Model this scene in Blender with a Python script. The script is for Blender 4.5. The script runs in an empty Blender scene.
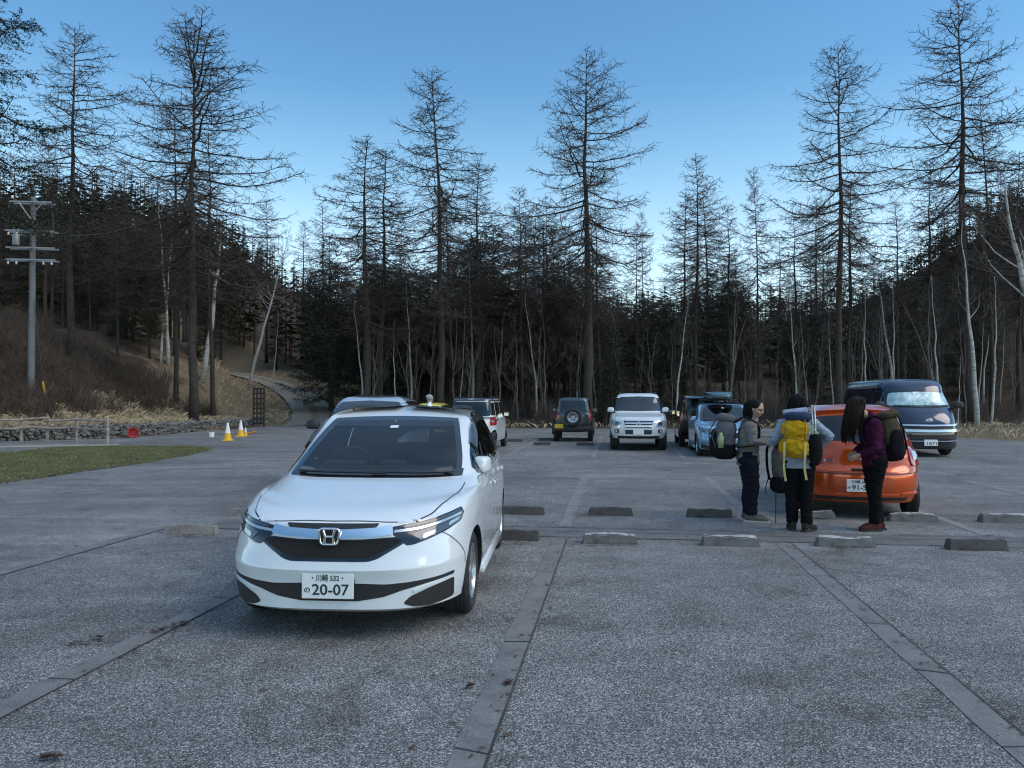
import bpy, bmesh, math, random
import numpy as np
from mathutils import Vector, Matrix, noise
from mathutils.bvhtree import BVHTree

R = math.radians
S = bpy.context.scene
COL = S.collection
FOC, HOR, EYE = 769.0, 400.0, 1.6
STALL = R(7.77)                         # the bays run this far clockwise from the view axis


def g(px, py, Y=None):
    """ground point seen at a pixel of the photograph (flat lot), or the point at depth Y"""
    if Y is None:
        Y = FOC * EYE / (py - HOR)
    return (px - 512) / FOC * Y, Y


# ------------------------------------------------------------------ materials
MATS = {}


def mat(name, col=(.5, .5, .5), rough=.5, metal=0., coat=0., spec=.5, var=0., vscale=8., bump=0., bscale=60., flake=0., alpha=1.0):
    if name in MATS:
        return MATS[name]
    m = bpy.data.materials.new(name)
    m.use_nodes = True
    nt = m.node_tree
    b = nt.nodes['Principled BSDF']
    b.inputs['Base Color'].default_value = (*col, 1)
    b.inputs['Roughness'].default_value = rough
    b.inputs['Metallic'].default_value = metal
    b.inputs['Specular IOR Level'].default_value = spec
    b.inputs['Coat Weight'].default_value = coat
    b.inputs['Coat Roughness'].default_value = .04
    tc = nt.nodes.new('ShaderNodeTexCoord')
    if var:
        n = nt.nodes.new('ShaderNodeTexNoise')
        n.inputs['Scale'].default_value = vscale
        n.inputs['Detail'].default_value = 6
        n.inputs['Roughness'].default_value = .65
        nt.links.new(tc.outputs['Object'], n.inputs['Vector'])
        r = nt.nodes.new('ShaderNodeValToRGB')
        r.color_ramp.elements[0].position = .3
        r.color_ramp.elements[1].position = .72
        r.color_ramp.elements[0].color = (*[max(0, c * (1 - var)) for c in col], 1)
        r.color_ramp.elements[1].color = (*[min(1, c * (1 + var)) for c in col], 1)
        nt.links.new(n.outputs['Fac'], r.inputs['Fac'])
        nt.links.new(r.outputs['Color'], b.inputs['Base Color'])
    if bump:
        n2 = nt.nodes.new('ShaderNodeTexNoise')
        n2.inputs['Scale'].default_value = bscale
        n2.inputs['Detail'].default_value = 4
        nt.links.new(tc.outputs['Object'], n2.inputs['Vector'])
        bp = nt.nodes.new('ShaderNodeBump')
        bp.inputs['Strength'].default_value = bump
        bp.inputs['Distance'].default_value = .02
        nt.links.new(n2.outputs['Fac'], bp.inputs['Height'])
        nt.links.new(bp.outputs['Normal'], b.inputs['Normal'])
    MATS[name] = m
    return m


# ------------------------------------------------------------------ mesh builder
class MB:
    def __init__(self):
        self.v, self.f, self.mi = [], [], []

    def add(self, vs, fs, mi=0):
        o = len(self.v)
        self.v.extend([tuple(p) for p in vs])
        for f in fs:
            self.f.append([i + o for i in f])
            self.mi.append(mi)

    def box(self, c, s, mi=0, rot=None):
        hx, hy, hz = s[0] / 2, s[1] / 2, s[2] / 2
        vs = [Vector((x, y, z)) for x in (-hx, hx) for y in (-hy, hy) for z in (-hz, hz)]
        if rot is not None:
            vs = [rot @ p for p in vs]
        c = Vector(c)
        self.add([p + c for p in vs], [(0, 1, 3, 2), (4, 6, 7, 5), (0, 4, 5, 1), (2, 3, 7, 6), (0, 2, 6, 4), (1, 5, 7, 3)], mi)

    def rbox(self, c, s, r=.02, mi=0, rot=None, seg=2):
        """box with rounded edges"""
        bm = bmesh.new()
        bmesh.ops.create_cube(bm, size=1)
        for p in bm.verts:
            p.co = Vector((p.co.x * s[0], p.co.y * s[1], p.co.z * s[2]))
        bmesh.ops.bevel(bm, geom=bm.edges[:] , offset=min(r, min(s) * .49), segments=seg, affect='EDGES', profile=.5)
        self.addbm(bm, mi, Matrix.Translation(Vector(c)) @ (rot.to_4x4() if rot is not None else Matrix()))

    def addbm(self, bm, mi=0, mtx=None):
        bm.verts.index_update()
        vs = [(mtx @ p.co) if mtx is not None else p.co.copy() for p in bm.verts]
        self.add(vs, [[q.index for q in f.verts] for f in bm.faces], mi)
        bm.free()

    def tube(self, pts, rad, n=6, mi=0, caps=True):
        pts = [Vector(p) for p in pts]
        if not hasattr(rad, '__len__'):
            rad = [rad] * len(pts)
        o = len(self.v)
        prev = None
        for i, p in enumerate(pts):
            t = (pts[min(i + 1, len(pts) - 1)] - pts[max(i - 1, 0)])
            t = t.normalized() if t.length > 1e-9 else Vector((0, 0, 1))
            if prev is None:
                a = t.cross(Vector((0, 0, 1)) if abs(t.z) < .9 else Vector((1, 0, 0))).normalized()
            else:
                a = (prev - t * prev.dot(t))
                a = a.normalized() if a.length > 1e-6 else t.orthogonal().normalized()
            prev = a
            b = t.cross(a)
            for k in range(n):
                an = 2 * math.pi * k / n
                self.v.append(tuple(p + (a * math.cos(an) + b * math.sin(an)) * rad[i]))
        for i in range(len(pts) - 1):
            for k in range(n):
                k2 = (k + 1) % n
                self.f.append([o + i * n + k, o + i * n + k2, o + (i + 1) * n + k2, o + (i + 1) * n + k])
                self.mi.append(mi)
        if caps and n > 2:
            self.f.append([o + k for k in range(n)][::-1]); self.mi.append(mi)
            e = o + (len(pts) - 1) * n
            self.f.append([e + k for k in range(n)]); self.mi.append(mi)

    def loft(self, pts, rads, side=(0, 1, 0), n=16, mi=0, sup=2.0, caps=True):
        """elliptical loft; rads = (half width along `side`, half depth)"""
        pts = [Vector(p) for p in pts]
        side = Vector(side)
        o = len(self.v)
        for i, p in enumerate(pts):
            t = (pts[min(i + 1, len(pts) - 1)] - pts[max(i - 1, 0)]).normalized()
            a = (side - t * side.dot(t)).normalized()
            b = t.cross(a)
            for k in range(n):
                an = 2 * math.pi * k / n
                c, s_ = math.cos(an), math.sin(an)
                c = math.copysign(abs(c) ** (2 / sup), c)
                s_ = math.copysign(abs(s_) ** (2 / sup), s_)
                self.v.append(tuple(p + a * c * rads[i][0] + b * s_ * rads[i][1]))
        for i in range(len(pts) - 1):
            for k in range(n):
                k2 = (k + 1) % n
                self.f.append([o + i * n + k, o + i * n + k2, o + (i + 1) * n + k2, o + (i + 1) * n + k]); self.mi.append(mi)
        if caps:
            self.f.append([o + k for k in range(n)][::-1]); self.mi.append(mi)
            e = o + (len(pts) - 1) * n
            self.f.append([e + k for k in range(n)]); self.mi.append(mi)

    def lathe(self, prof, axis='z', n=24, c=(0, 0, 0), mi=0):
        """prof = [(radius, height)], closed round the axis"""
        o = len(self.v)
        c = Vector(c)
        for r_, h in prof:
            for k in range(n):
                a = 2 * math.pi * k / n
                x, y = r_ * math.cos(a), r_ * math.sin(a)
                p = {'z': (x, y, h), 'y': (x, h, y), 'x': (h, x, y)}[axis]
                self.v.append(tuple(Vector(p) + c))
        for i in range(len(prof) - 1):
            for k in range(n):
                k2 = (k + 1) % n
                self.f.append([o + i * n + k, o + i * n + k2, o + (i + 1) * n + k2, o + (i + 1) * n + k]); self.mi.append(mi)

    def prism(self, poly, lo, hi, axis='x', mi=0):
        """extruded polygon; poly in the two other axes (y,z / x,z / x,y)"""
        def P(a, b, h):
            return {'x': (h, a, b), 'y': (a, h, b), 'z': (a, b, h)}[axis]
        n = len(poly)
        vs = [P(a, b, lo) for a, b in poly] + [P(a, b, hi) for a, b in poly]
        fs = [list(range(n))[::-1], list(range(n, 2 * n))] + [[i, (i + 1) % n, n + (i + 1) % n, n + i] for i in range(n)]
        self.add(vs, fs, mi)

    def mesh(self, name, mats, smooth=False, angle=None):
        me = bpy.data.meshes.new(name)
        me.from_pydata(self.v, [], self.f)
        for m in (mats if isinstance(mats, (list, tuple)) else [mats]):
            me.materials.append(m)
        if len(set(self.mi)) > 1 or (self.mi and self.mi[0]):
            me.polygons.foreach_set('material_index', self.mi)
        fix(me)
        if smooth or angle:
            me.polygons.foreach_set('use_smooth', [True] * len(me.polygons))
            if angle:
                me.set_sharp_from_angle(angle=R(angle))
        me.update()
        return me

    def obj(self, name, mats, parent=None, smooth=False, angle=None, fixn=False, **kw):
        me = self.mesh(name, mats, smooth, angle)
        if fixn:
            bm = bmesh.new(); bm.from_mesh(me)
            bmesh.ops.recalc_face_normals(bm, faces=bm.faces)
            bm.to_mesh(me); bm.free()
        return link(name, me, parent, **kw)


def fix(me):
    me.validate()


def link(name, me, parent=None, label=None, cat=None, group=None, kind=None, loc=None, rz=None):
    o = bpy.data.objects.new(name, me)
    COL.objects.link(o)
    if parent is not None:
        o.parent = parent
    if loc is not None:
        o.location = loc
    if rz is not None:
        o.rotation_euler = (0, 0, rz)
    tag(o, label, cat, group, kind)
    return o


def tag(o, label=None, cat=None, group=None, kind=None):
    if label: o['label'] = label
    if cat: o['category'] = cat
    if group: o['group'] = group
    if kind: o['kind'] = kind


def thing(name, label, cat, loc=(0, 0, 0), rz=0., group=None):
    o = link(name, None, None, label, cat, group)
    o.location = loc
    o.rotation_euler = (0, 0, rz)
    return o


def copy_tree(o, parent=None):
    c = o.copy()
    COL.objects.link(c)
    if parent is not None:
        c.parent = parent
    for ch in list(o.children):
        copy_tree(ch, c)
    return c


def text_mesh(body, size, extr=.001):
    cu = bpy.data.curves.new('lettering', 'FONT')
    cu.body = body
    cu.size = size
    cu.extrude = extr
    cu.offset = size * .012
    cu.align_x, cu.align_y = 'CENTER', 'CENTER'
    cu.resolution_u = 3
    o = bpy.data.objects.new('lettering', cu)
    COL.objects.link(o)
    dg = bpy.context.evaluated_depsgraph_get()
    me = bpy.data.meshes.new_from_object(o.evaluated_get(dg))
    bpy.data.objects.remove(o)
    bpy.data.curves.remove(cu)
    return me


def mesh_to_mb(mb, me, mtx, mi=0):
    mb.add([mtx @ v.co for v in me.vertices], [list(p.vertices) for p in me.polygons], mi)


def round_poly(pts, r=.03, seg=4):
    out = []
    n = len(pts)
    for i in range(n):
        p0, p1, p2 = (Vector(pts[(i + k - 1) % n]) for k in range(3))
        rr = r
        if len(pts[i]) > 2:
            rr = pts[i][2]
            p1 = Vector(pts[i][:2])
        p0 = Vector(p0[:2]); p2 = Vector(p2[:2]); p1 = Vector(p1[:2])
        a = (p0 - p1); b = (p2 - p1)
        if rr <= 0 or a.length < 1e-6 or b.length < 1e-6:
            out.append(tuple(p1)); continue
        d = min(rr, a.length * .45, b.length * .45)
        q0, q1 = p1 + a.normalized() * d, p1 + b.normalized() * d
        for k in range(seg + 1):
            t = k / seg
            out.append(tuple(q0 * (1 - t) ** 2 + p1 * 2 * t * (1 - t) + q1 * t ** 2))
    return out


def mirror(poly):
    return [(-p[0],) + tuple(p[1:]) for p in poly][::-1]


def patch(bvh, poly, axis, off=.003, cell=.05, th=.0, skirt=.006):
    """a panel cut to the outline `poly`, lying on the car's skin: the outline is cut into cells and every point is dropped on the skin along `axis`
    ('+x' from the front, '-x' rear, '+y'/'-y' sides, 'z' from above)"""
    bm = bmesh.new()
    vs = [bm.verts.new((p[0], p[1], 0)) for p in poly]
    try:
        bm.faces.new(vs)
    except ValueError:
        bm.free(); return MB()
    us = [p[0] for p in poly]; ws = [p[1] for p in poly]
    for ax, (lo, hi) in ((0, (min(us), max(us))), (1, (min(ws), max(ws)))):
        k = int((hi - lo) / cell)
        for i in range(1, k + 1):
            c = lo + (hi - lo) * i / (k + 1)
            no = Vector((1, 0, 0)) if ax == 0 else Vector((0, 1, 0))
            bmesh.ops.bisect_plane(bm, geom=bm.verts[:] + bm.edges[:] + bm.faces[:], plane_co=no * c, plane_no=no, dist=1e-6)
    bmesh.ops.triangulate(bm, faces=[f for f in bm.faces if len(f.verts) > 4])
    D = {'+x': Vector((-1, 0, 0)), '-x': Vector((1, 0, 0)), '+y': Vector((0, -1, 0)), '-y': Vector((0, 1, 0)), 'z': Vector((0, 0, -1))}[axis]

    def P(u, w):
        if axis[1:] == 'x':
            return Vector((0, u, w)) - D * 8
        if axis[1:] == 'y':
            return Vector((u, 0, w)) - D * 8
        return Vector((u, w, 8))
    bm.verts.index_update()
    base, nor, bad = [], [], set()
    for p in bm.verts:
        o = P(p.co.x, p.co.y)
        h = bvh.ray_cast(o, D)
        if h[0] is None:
            h = bvh.find_nearest(o + D * 7)
            if h[0] is None:
                bad.add(p.index)
        base.append(h[0]); nor.append(h[1] if h[1].dot(D) < 0 else -h[1])
    mb = MB()
    faces = [[q.index for q in f.verts] for f in bm.faces]
    # face direction: outward
    if faces:
        f = faces[0]
        nn = (base[f[1]] - base[f[0]]).cross(base[f[2]] - base[f[0]])
        if nn.dot(D) > 0:
            faces = [x[::-1] for x in faces]
    top = [b + n_ * (off + th) for b, n_ in zip(base, nor)]
    mb.add(top, faces)
    if skirt:
        bd = [(e.verts[0].index, e.verts[1].index) for e in bm.edges if len(e.link_faces) == 1]
        low = {}
        for a, b in bd:
            for i in (a, b):
                if i not in low:
                    low[i] = len(mb.v)
                    mb.v.append(tuple(base[i] - nor[i] * skirt))
            mb.f.append([a, b, low[b], low[a]]); mb.mi.append(0)
    bm.free()
    return mb


def seam(pts, w=.006):
    """polyline -> thin closed outline"""
    pts = [Vector(p) for p in pts]
    l, r = [], []
    for i, p in enumerate(pts):
        t = (pts[min(i + 1, len(pts) - 1)] - pts[max(i - 1, 0)]).normalized()
        n = Vector((-t.y, t.x)) * w / 2
        l.append(tuple(p + n)); r.append(tuple(p - n))
    return l + r[::-1]


def spline(pts, n=6):
    """open Catmull-Rom through 2-D or 3-D points"""
    pts = [Vector(p) for p in pts]
    out = []
    for i in range(len(pts) - 1):
        p0, p1, p2, p3 = pts[max(i - 1, 0)], pts[i], pts[i + 1], pts[min(i + 2, len(pts) - 1)]
        for k in range(n):
            t = k / n
            out.append(.5 * ((2 * p1) + (p2 - p0) * t + (2 * p0 - 5 * p1 + 4 * p2 - p3) * t * t + (3 * p1 - p0 - 3 * p2 + p3) * t ** 3))
    out.append(pts[-1])
    return [tuple(p) for p in out]
# ================================================================== camera, world, light
cam_d = bpy.data.cameras.new('camera')
cam = bpy.data.objects.new('camera', cam_d)
COL.objects.link(cam)
cam.location = (0, 0, EYE)
cam.rotation_euler = (R(90) + math.atan((HOR - 384) / FOC), 0, 0)
cam_d.sensor_width = 36
cam_d.lens = FOC / 1024 * 36
cam_d.clip_end = 3000
S.camera = cam

SUN_EL, SUN_AZ = R(45), R(110)          # azimuth clockwise from +Y: behind the camera, a little to the left
w = bpy.data.worlds.new('World')
S.world = w
w.use_nodes = True
nt = w.node_tree
bg = nt.nodes['Background']
sky = nt.nodes.new('ShaderNodeTexSky')
sky.sky_type = 'NISHITA'
sky.sun_disc = False
sky.sun_elevation = SUN_EL
sky.sun_rotation = SUN_AZ
sky.altitude = 1400
sky.air_density = 1.0
sky.dust_density = .6
sky.ozone_density = 1.6
# clear dawn sky deepens above the trees; unseen zenith brightened to lift ambient light
tint = nt.nodes.new('ShaderNodeMix')
tint.data_type = 'RGBA'
tint.blend_type = 'MULTIPLY'
tint.inputs[0].default_value = 1
tcw = nt.nodes.new('ShaderNodeTexCoord')
sx = nt.nodes.new('ShaderNodeSeparateXYZ')
nt.links.new(tcw.outputs['Generated'], sx.inputs[0])
rw = nt.nodes.new('ShaderNodeValToRGB')
while len(rw.color_ramp.elements) < 6:
    rw.color_ramp.elements.new(.5)
for e_, (p_, c_) in zip(rw.color_ramp.elements, [(0, (.62, .56, .46)), (.20, (.50, .485, .405)), (.28, (.36, .43, .38)), (.38, (.235, .35, .36)), (.50, (.22, .34, .365)), (.75, (.74, .72, .60))]):
    e_.position = p_
    e_.color = (*[q * .93 for q in c_], 1)
nt.links.new(sx.outputs['Z'], rw.inputs['Fac'])
dbl = nt.nodes.new('ShaderNodeVectorMath'); dbl.operation = 'SCALE'; dbl.inputs['Scale'].default_value = 2.0
nt.links.new(rw.outputs['Color'], dbl.inputs[0])
nt.links.new(dbl.outputs[0], tint.inputs[7])
nt.links.new(sky.outputs['Color'], tint.inputs[6])
nt.links.new(tint.outputs[2], bg.inputs['Color'])
bg.inputs['Strength'].default_value = .15
sd = bpy.data.lights.new('sun', 'SUN')
sd.energy = .8
sd.angle = R(40)
sd.color = (1, .87, .74)
sun = bpy.data.objects.new('sun', sd)
COL.objects.link(sun)
dv = Vector((math.sin(SUN_AZ) * math.cos(SUN_EL), math.cos(SUN_AZ) * math.cos(SUN_EL), math.sin(SUN_EL)))
sun.rotation_euler = dv.to_track_quat('Z', 'Y').to_euler()
S.view_settings.view_transform = 'Standard'
S.view_settings.look = 'None'
S.view_settings.exposure = 1.1
S.view_settings.gamma = 1
S.view_settings.use_curve_mapping = False
S.render.engine = 'CYCLES'
S.cycles.use_denoising = True
S.cycles.denoiser = 'OPENIMAGEDENOISE'
S.cycles.denoising_input_passes = 'RGB_ALBEDO_NORMAL'
S.cycles.denoising_prefilter = 'ACCURATE'
S.cycles.filter_width = 1.15
S.cycles.max_bounces = 6
S.cycles.diffuse_bounces = 3
S.cycles.glossy_bounces = 3
S.cycles.transmission_bounces = 4
S.cycles.sample_clamp_indirect = 4


# ================================================================== ground
def node_mat(name):
    m = bpy.data.materials.new(name)
    m.use_nodes = True
    nt = m.node_tree
    b = nt.nodes['Principled BSDF']
    tc = nt.nodes.new('ShaderNodeTexCoord')
    return m, nt, b, tc.outputs['Object']


def nz(nt, vec, scale, detail=5, rough=.6, dist=0.):
    n = nt.nodes.new('ShaderNodeTexNoise')
    n.inputs['Scale'].default_value = scale
    n.inputs['Detail'].default_value = detail
    n.inputs['Roughness'].default_value = rough
    n.inputs['Distortion'].default_value = dist
    nt.links.new(vec, n.inputs['Vector'])
    return n.outputs['Fac']


def ramp(nt, fac, stops):
    r = nt.nodes.new('ShaderNodeValToRGB')
    e = r.color_ramp.elements
    while len(e) < len(stops):
        e.new(.5)
    for i, (p, c) in enumerate(stops):
        e[i].position = p
        e[i].color = (*c, 1) if len(c) == 3 else c
    nt.links.new(fac, r.inputs['Fac'])
    return r.outputs['Color']


def mixc(nt, fac, a, b, mode='MIX'):
    m = nt.nodes.new('ShaderNodeMix')
    m.data_type = 'RGBA'
    m.blend_type = mode
    for sock, v in ((m.inputs[0], fac), (m.inputs[6], a), (m.inputs[7], b)):
        if hasattr(v, 'links'):
            nt.links.new(v, sock)
        elif isinstance(v, tuple):
            sock.default_value = (*v, 1)
        else:
            sock.default_value = v
    return m.outputs[2]


def grey(v):
    return (v, v, v)


def asphalt_mat():
    m, nt, b, P = node_mat('worn_asphalt')
    vo = nt.nodes.new('ShaderNodeTexVoronoi')
    vo.inputs['Scale'].default_value = 150
    nt.links.new(P, vo.inputs['Vector'])
    sep = nt.nodes.new('ShaderNodeSeparateColor')
    nt.links.new(vo.outputs['Color'], sep.inputs[0])
    grain = ramp(nt, sep.outputs[0], [(0, (.047, .0455, .043)), (.40, (.112, .110, .104)), (.70, (.212, .208, .197)), (.93, (.40, .392, .37)), (1, (.58, .57, .54))])
    fine = ramp(nt, nz(nt, P, 190, 2), [(.3, grey(.55)), (.7, grey(1.35))])
    c = mixc(nt, 1.0, grain, fine, 'MULTIPLY')
    big = ramp(nt, nz(nt, P, .35, 8, .7, .6), [(.28, (.60, .59, .57)), (.5, (.98, .98, .98)), (.72, (1.34, 1.36, 1.38))])
    c = mixc(nt, 1.0, c, big, 'MULTIPLY')
    mid = ramp(nt, nz(nt, P, 2.6, 6, .7), [(.3, grey(.74)), (.7, grey(1.22))])
    c = mixc(nt, .8, c, mid, 'MULTIPLY')
    # long scuffed bands across the lot
    mp = nt.nodes.new('ShaderNodeMapping')
    mp.inputs['Scale'].default_value = (.12, 1.5, 1)
    nt.links.new(P, mp.inputs['Vector'])
    band = ramp(nt, nz(nt, mp.outputs[0], 1.0, 4, .6), [(.32, grey(.8)), (.68, grey(1.2))])
    c = mixc(nt, .8, c, band, 'MULTIPLY')
    # damp and oily stains
    st = ramp(nt, nz(nt, P, .75, 7, .72, 1.2), [(.54, grey(1)), (.66, (.60, .58, .56))])
    c = mixc(nt, .9, c, st, 'MULTIPLY')
    # thin cracks
    cr = nt.nodes.new('ShaderNodeTexVoronoi')
    cr.feature = 'DISTANCE_TO_EDGE'
    cr.inputs['Scale'].default_value = .16
    wv = nt.nodes.new('ShaderNodeVectorMath'); wv.operation = 'ADD'
    nn = nt.nodes.new('ShaderNodeTexNoise'); nn.inputs['Scale'].default_value = .9; nn.inputs['Detail'].default_value = 6
    nt.links.new(P, nn.inputs['Vector'])
    sc = nt.nodes.new('ShaderNodeVectorMath'); sc.operation = 'SCALE'; sc.inputs['Scale'].default_value = 1.6
    nt.links.new(nn.outputs['Color'], sc.inputs[0])
    nt.links.new(P, wv.inputs[0]); nt.links.new(sc.outputs[0], wv.inputs[1])
    nt.links.new(wv.outputs[0], cr.inputs['Vector'])
    ck = ramp(nt, cr.outputs['Distance'], [(0, grey(.55)), (.0012, grey(.62)), (.003, grey(1))])
    c = mixc(nt, .7, c, ck, 'MULTIPLY')
    nt.links.new(c, b.inputs['Base Color'])
    b.inputs['Roughness'].default_value = .8
    b.inputs['Specular IOR Level'].default_value = .35
    bp = nt.nodes.new('ShaderNodeBump')
    bp.inputs['Strength'].default_value = .55
    bp.inputs['Distance'].default_value = .006
    nt.links.new(vo.outputs['Distance'], bp.inputs['Height'])
    nt.links.new(bp.outputs['Normal'], b.inputs['Normal'])
    return m


def concrete_mat(name, base, dark=.55, scale=5.):
    m, nt, b, P = node_mat(name)
    a = ramp(nt, nz(nt, P, scale, 8, .7), [(.25, tuple(x * dark for x in base)), (.5, base), (.75, tuple(min(1, x * 1.25) for x in base))])
    f = ramp(nt, nz(nt, P, 140, 3), [(.3, grey(.65)), (.7, grey(1.3))])
    c = mixc(nt, 1., a, f, 'MULTIPLY')
    nt.links.new(c, b.inputs['Base Color'])
    b.inputs['Roughness'].default_value = .85
    bp = nt.nodes.new('ShaderNodeBump'); bp.inputs['Strength'].default_value = .4; bp.inputs['Distance'].default_value = .01
    nt.links.new(nz(nt, P, 60, 5), bp.inputs['Height'])
    nt.links.new(bp.outputs['Normal'], b.inputs['Normal'])
    return m


def terrain_mat():
    m, nt, b, P = node_mat('forest_floor')
    at = nt.nodes.new('ShaderNodeAttribute'); at.attribute_name = 'dry'
    n1 = nz(nt, P, .5, 8, .7, .5)
    litter = ramp(nt, nz(nt, P, 5, 8, .75), [(.25, (.035, .024, .016)), (.5, (.075, .052, .035)), (.75, (.12, .086, .058))])
    straw = ramp(nt, nz(nt, P, 7, 8, .75), [(.25, (.085, .064, .04)), (.5, (.19, .145, .092)), (.75, (.30, .235, .15))])
    ad = nt.nodes.new('ShaderNodeMath'); ad.operation = 'MULTIPLY_ADD'
    nt.links.new(n1, ad.inputs[0]); ad.inputs[1].default_value = .9
    sb = nt.nodes.new('ShaderNodeMath'); sb.operation = 'SUBTRACT'
    nt.links.new(at.outputs['Fac'], sb.inputs[0]); sb.inputs[1].default_value = .45
    nt.links.new(sb.outputs[0], ad.inputs[2])
    f = ramp(nt, ad.outputs[0], [(.42, grey(0)), (.58, grey(1))])
    nt.links.new(mixc(nt, f, litter, straw), b.inputs['Base Color'])
    b.inputs['Roughness'].default_value = .95
    b.inputs['Specular IOR Level'].default_value = .1
    bp = nt.nodes.new('ShaderNodeBump'); bp.inputs['Strength'].default_value = .8; bp.inputs['Distance'].default_value = .08
    nt.links.new(nz(nt, P, 9, 7, .7), bp.inputs['Height'])
    nt.links.new(bp.outputs['Normal'], b.inputs['Normal'])
    return m


WALL = [(-40, 28.0), (-26, 29.2), (-20, 30), (-16.9, 32.4), (-16.4, 36), (-16.0, 42), (-15.6, 48.5)]
ROAD = [(-12.6, 47.5), (-13.3, 52), (-15.2, 58), (-18.4, 66), (-23, 75), (-30, 84), (-40, 92)]
ROADZ = [0.0, .25, 1.0, 2.0, 3.1, 4.4, 5.6]


def seg_dist(p, pl):
    best = (1e9, 0, 0., 1)
    for i in range(len(pl) - 1):
        ax, ay = pl[i]; bx, by = pl[i + 1]
        dx, dy = bx - ax, by - ay
        t = max(0, min(1, ((p[0] - ax) * dx + (p[1] - ay) * dy) / (dx * dx + dy * dy)))
        qx, qy = ax + dx * t - p[0], ay + dy * t - p[1]
        d = math.hypot(qx, qy)
        if d < best[0]:
            best = (d, i, t, 1 if dx * (p[1] - ay) - dy * (p[0] - ax) > 0 else -1)
    return best


def sstep(a, b, x):
    t = max(0., min(1., (x - a) / (b - a)))
    return t * t * (3 - 2 * t)


LOT = [(-60, -30), (60, -30), (60, 26.5), (30, 27.6), (22, 28.9), (19.6, 30.4), (18.6, 33), (18.3, 37), (17.6, 41), (15, 43.2), (6, 43.6), (-2, 43.4), (-7, 44.2),
       (-9.4, 46.5), (-10.6, 49), (-14.6, 49), (-15.3, 46.5), (-15.7, 42), (-16.1, 36), (-16.6, 32.1), (-19.9, 29.6), (-26, 28.8), (-40, 27.5), (-60, 26.5)]


def inside(p, poly):
    c = False
    j = len(poly) - 1
    for i in range(len(poly)):
        if (poly[i][1] > p[1]) != (poly[j][1] > p[1]) and p[0] < (poly[j][0] - poly[i][0]) * (p[1] - poly[i][1]) / (poly[j][1] - poly[i][1]) + poly[i][0]:
            c = not c
        j = i
    return c


def height(x, y):
    p = (x, y)
    # ground beyond the lot rises slowly into the wood, more to the right and far away
    h = .085 * max(0, y - 46) + 9 * sstep(70, 190, y)
    h += 19 * sstep(2, 34, x - .42 * y) * sstep(46, 90, y)
    h += 20 * sstep(0, 42, -x - .20 * y) * sstep(62, 112, y)
    h += .10 * sstep(30, 34, y) * sstep(17.5, 20, x)
    if y > 20 and x < 10:
        d, i, t, s = seg_dist(p, WALL)
        dr = seg_dist(p, ROAD)
        if s > 0 and (y < 48.5 or dr[3] > 0):
            hill = .45 * sstep(.0, .5, d) + .36 * min(13, max(0, d - 2)) + .10 * min(20, max(0, d - 15)) + .9 * sstep(3, 9, d)
            h = max(h, hill * (sstep(1, 9, dr[0]) if y > 44 else 1))
        rz = ROADZ[dr[1]] + (ROADZ[dr[1] + 1] - ROADZ[dr[1]]) * dr[2]
        f = 1 - sstep(2.0, 6.5, dr[0])
        if y > 46:
            h = h * (1 - f) + rz * f
    n = noise.noise(Vector((x * .12, y * .12, 0))) * .5 + noise.noise(Vector((x * .5, y * .5, 3))) * .14
    far = sstep(0, 5, max(0, y - 44)) if x > -10 else sstep(0, 4, seg_dist(p, WALL)[0])
    h += n * far * (.3 + .7 * sstep(0, 6, seg_dist(p, ROAD)[0]))
    return h


def dryness(x, y):
    """where straw-coloured grass grows"""
    d = 0.
    dw = seg_dist((x, y), WALL)
    if x < 0 and dw[3] > 0:
        d = max(d, 1 - sstep(2.2, 5.5, dw[0]))
    dr = seg_dist((x, y), ROAD)
    d = max(d, 1 - sstep(4.0, 11, dr[0])) if y > 45 else d
    if x > 14 and y < 48:
        d = max(d, 1 - sstep(40, 45, y))
    if x < -14 and y > 47:
        d = max(d, .55 * (1 - sstep(8, 24, dw[0])))
    return d


LOT_IN = LOT


def build_ground():
    xs = list(np.arange(-60, 60.1, 1.25))
    xs = [-600, -400, -260, -180, -130, -100, -80, -70] + xs + [70, 80, 100, 130, 180, 260, 400, 600]
    ys = [-600, -300, -120, -60, -30, -10, 5, 15, 20] + list(np.arange(24, 80.1, 1.0)) + list(np.arange(82, 130, 3)) + [135, 142, 150, 160, 175, 190, 220, 260, 340, 500, 900]
    mb = MB()
    dry = []
    for y in ys:
        for x in xs:
            z = height(x, y) if y > 24 else 0.
            if inside((x, y), LOT) or y < 27:
                z = -.06
            mb.v.append((x, y, z))
            dry.append(dryness(x, y))
    n = len(xs)
    for j in range(len(ys) - 1):
        for i in range(n - 1):
            mb.f.append([j * n + i, j * n + i + 1, (j + 1) * n + i + 1, (j + 1) * n + i]); mb.mi.append(0)
    o = mb.obj('ground', terrain_mat(), smooth=True, kind='structure')
    a = o.data.attributes.new('dry', 'FLOAT', 'POINT')
    a.data.foreach_set('value', dry)
    return o


ground = build_ground()
ASPH = asphalt_mat()
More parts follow.
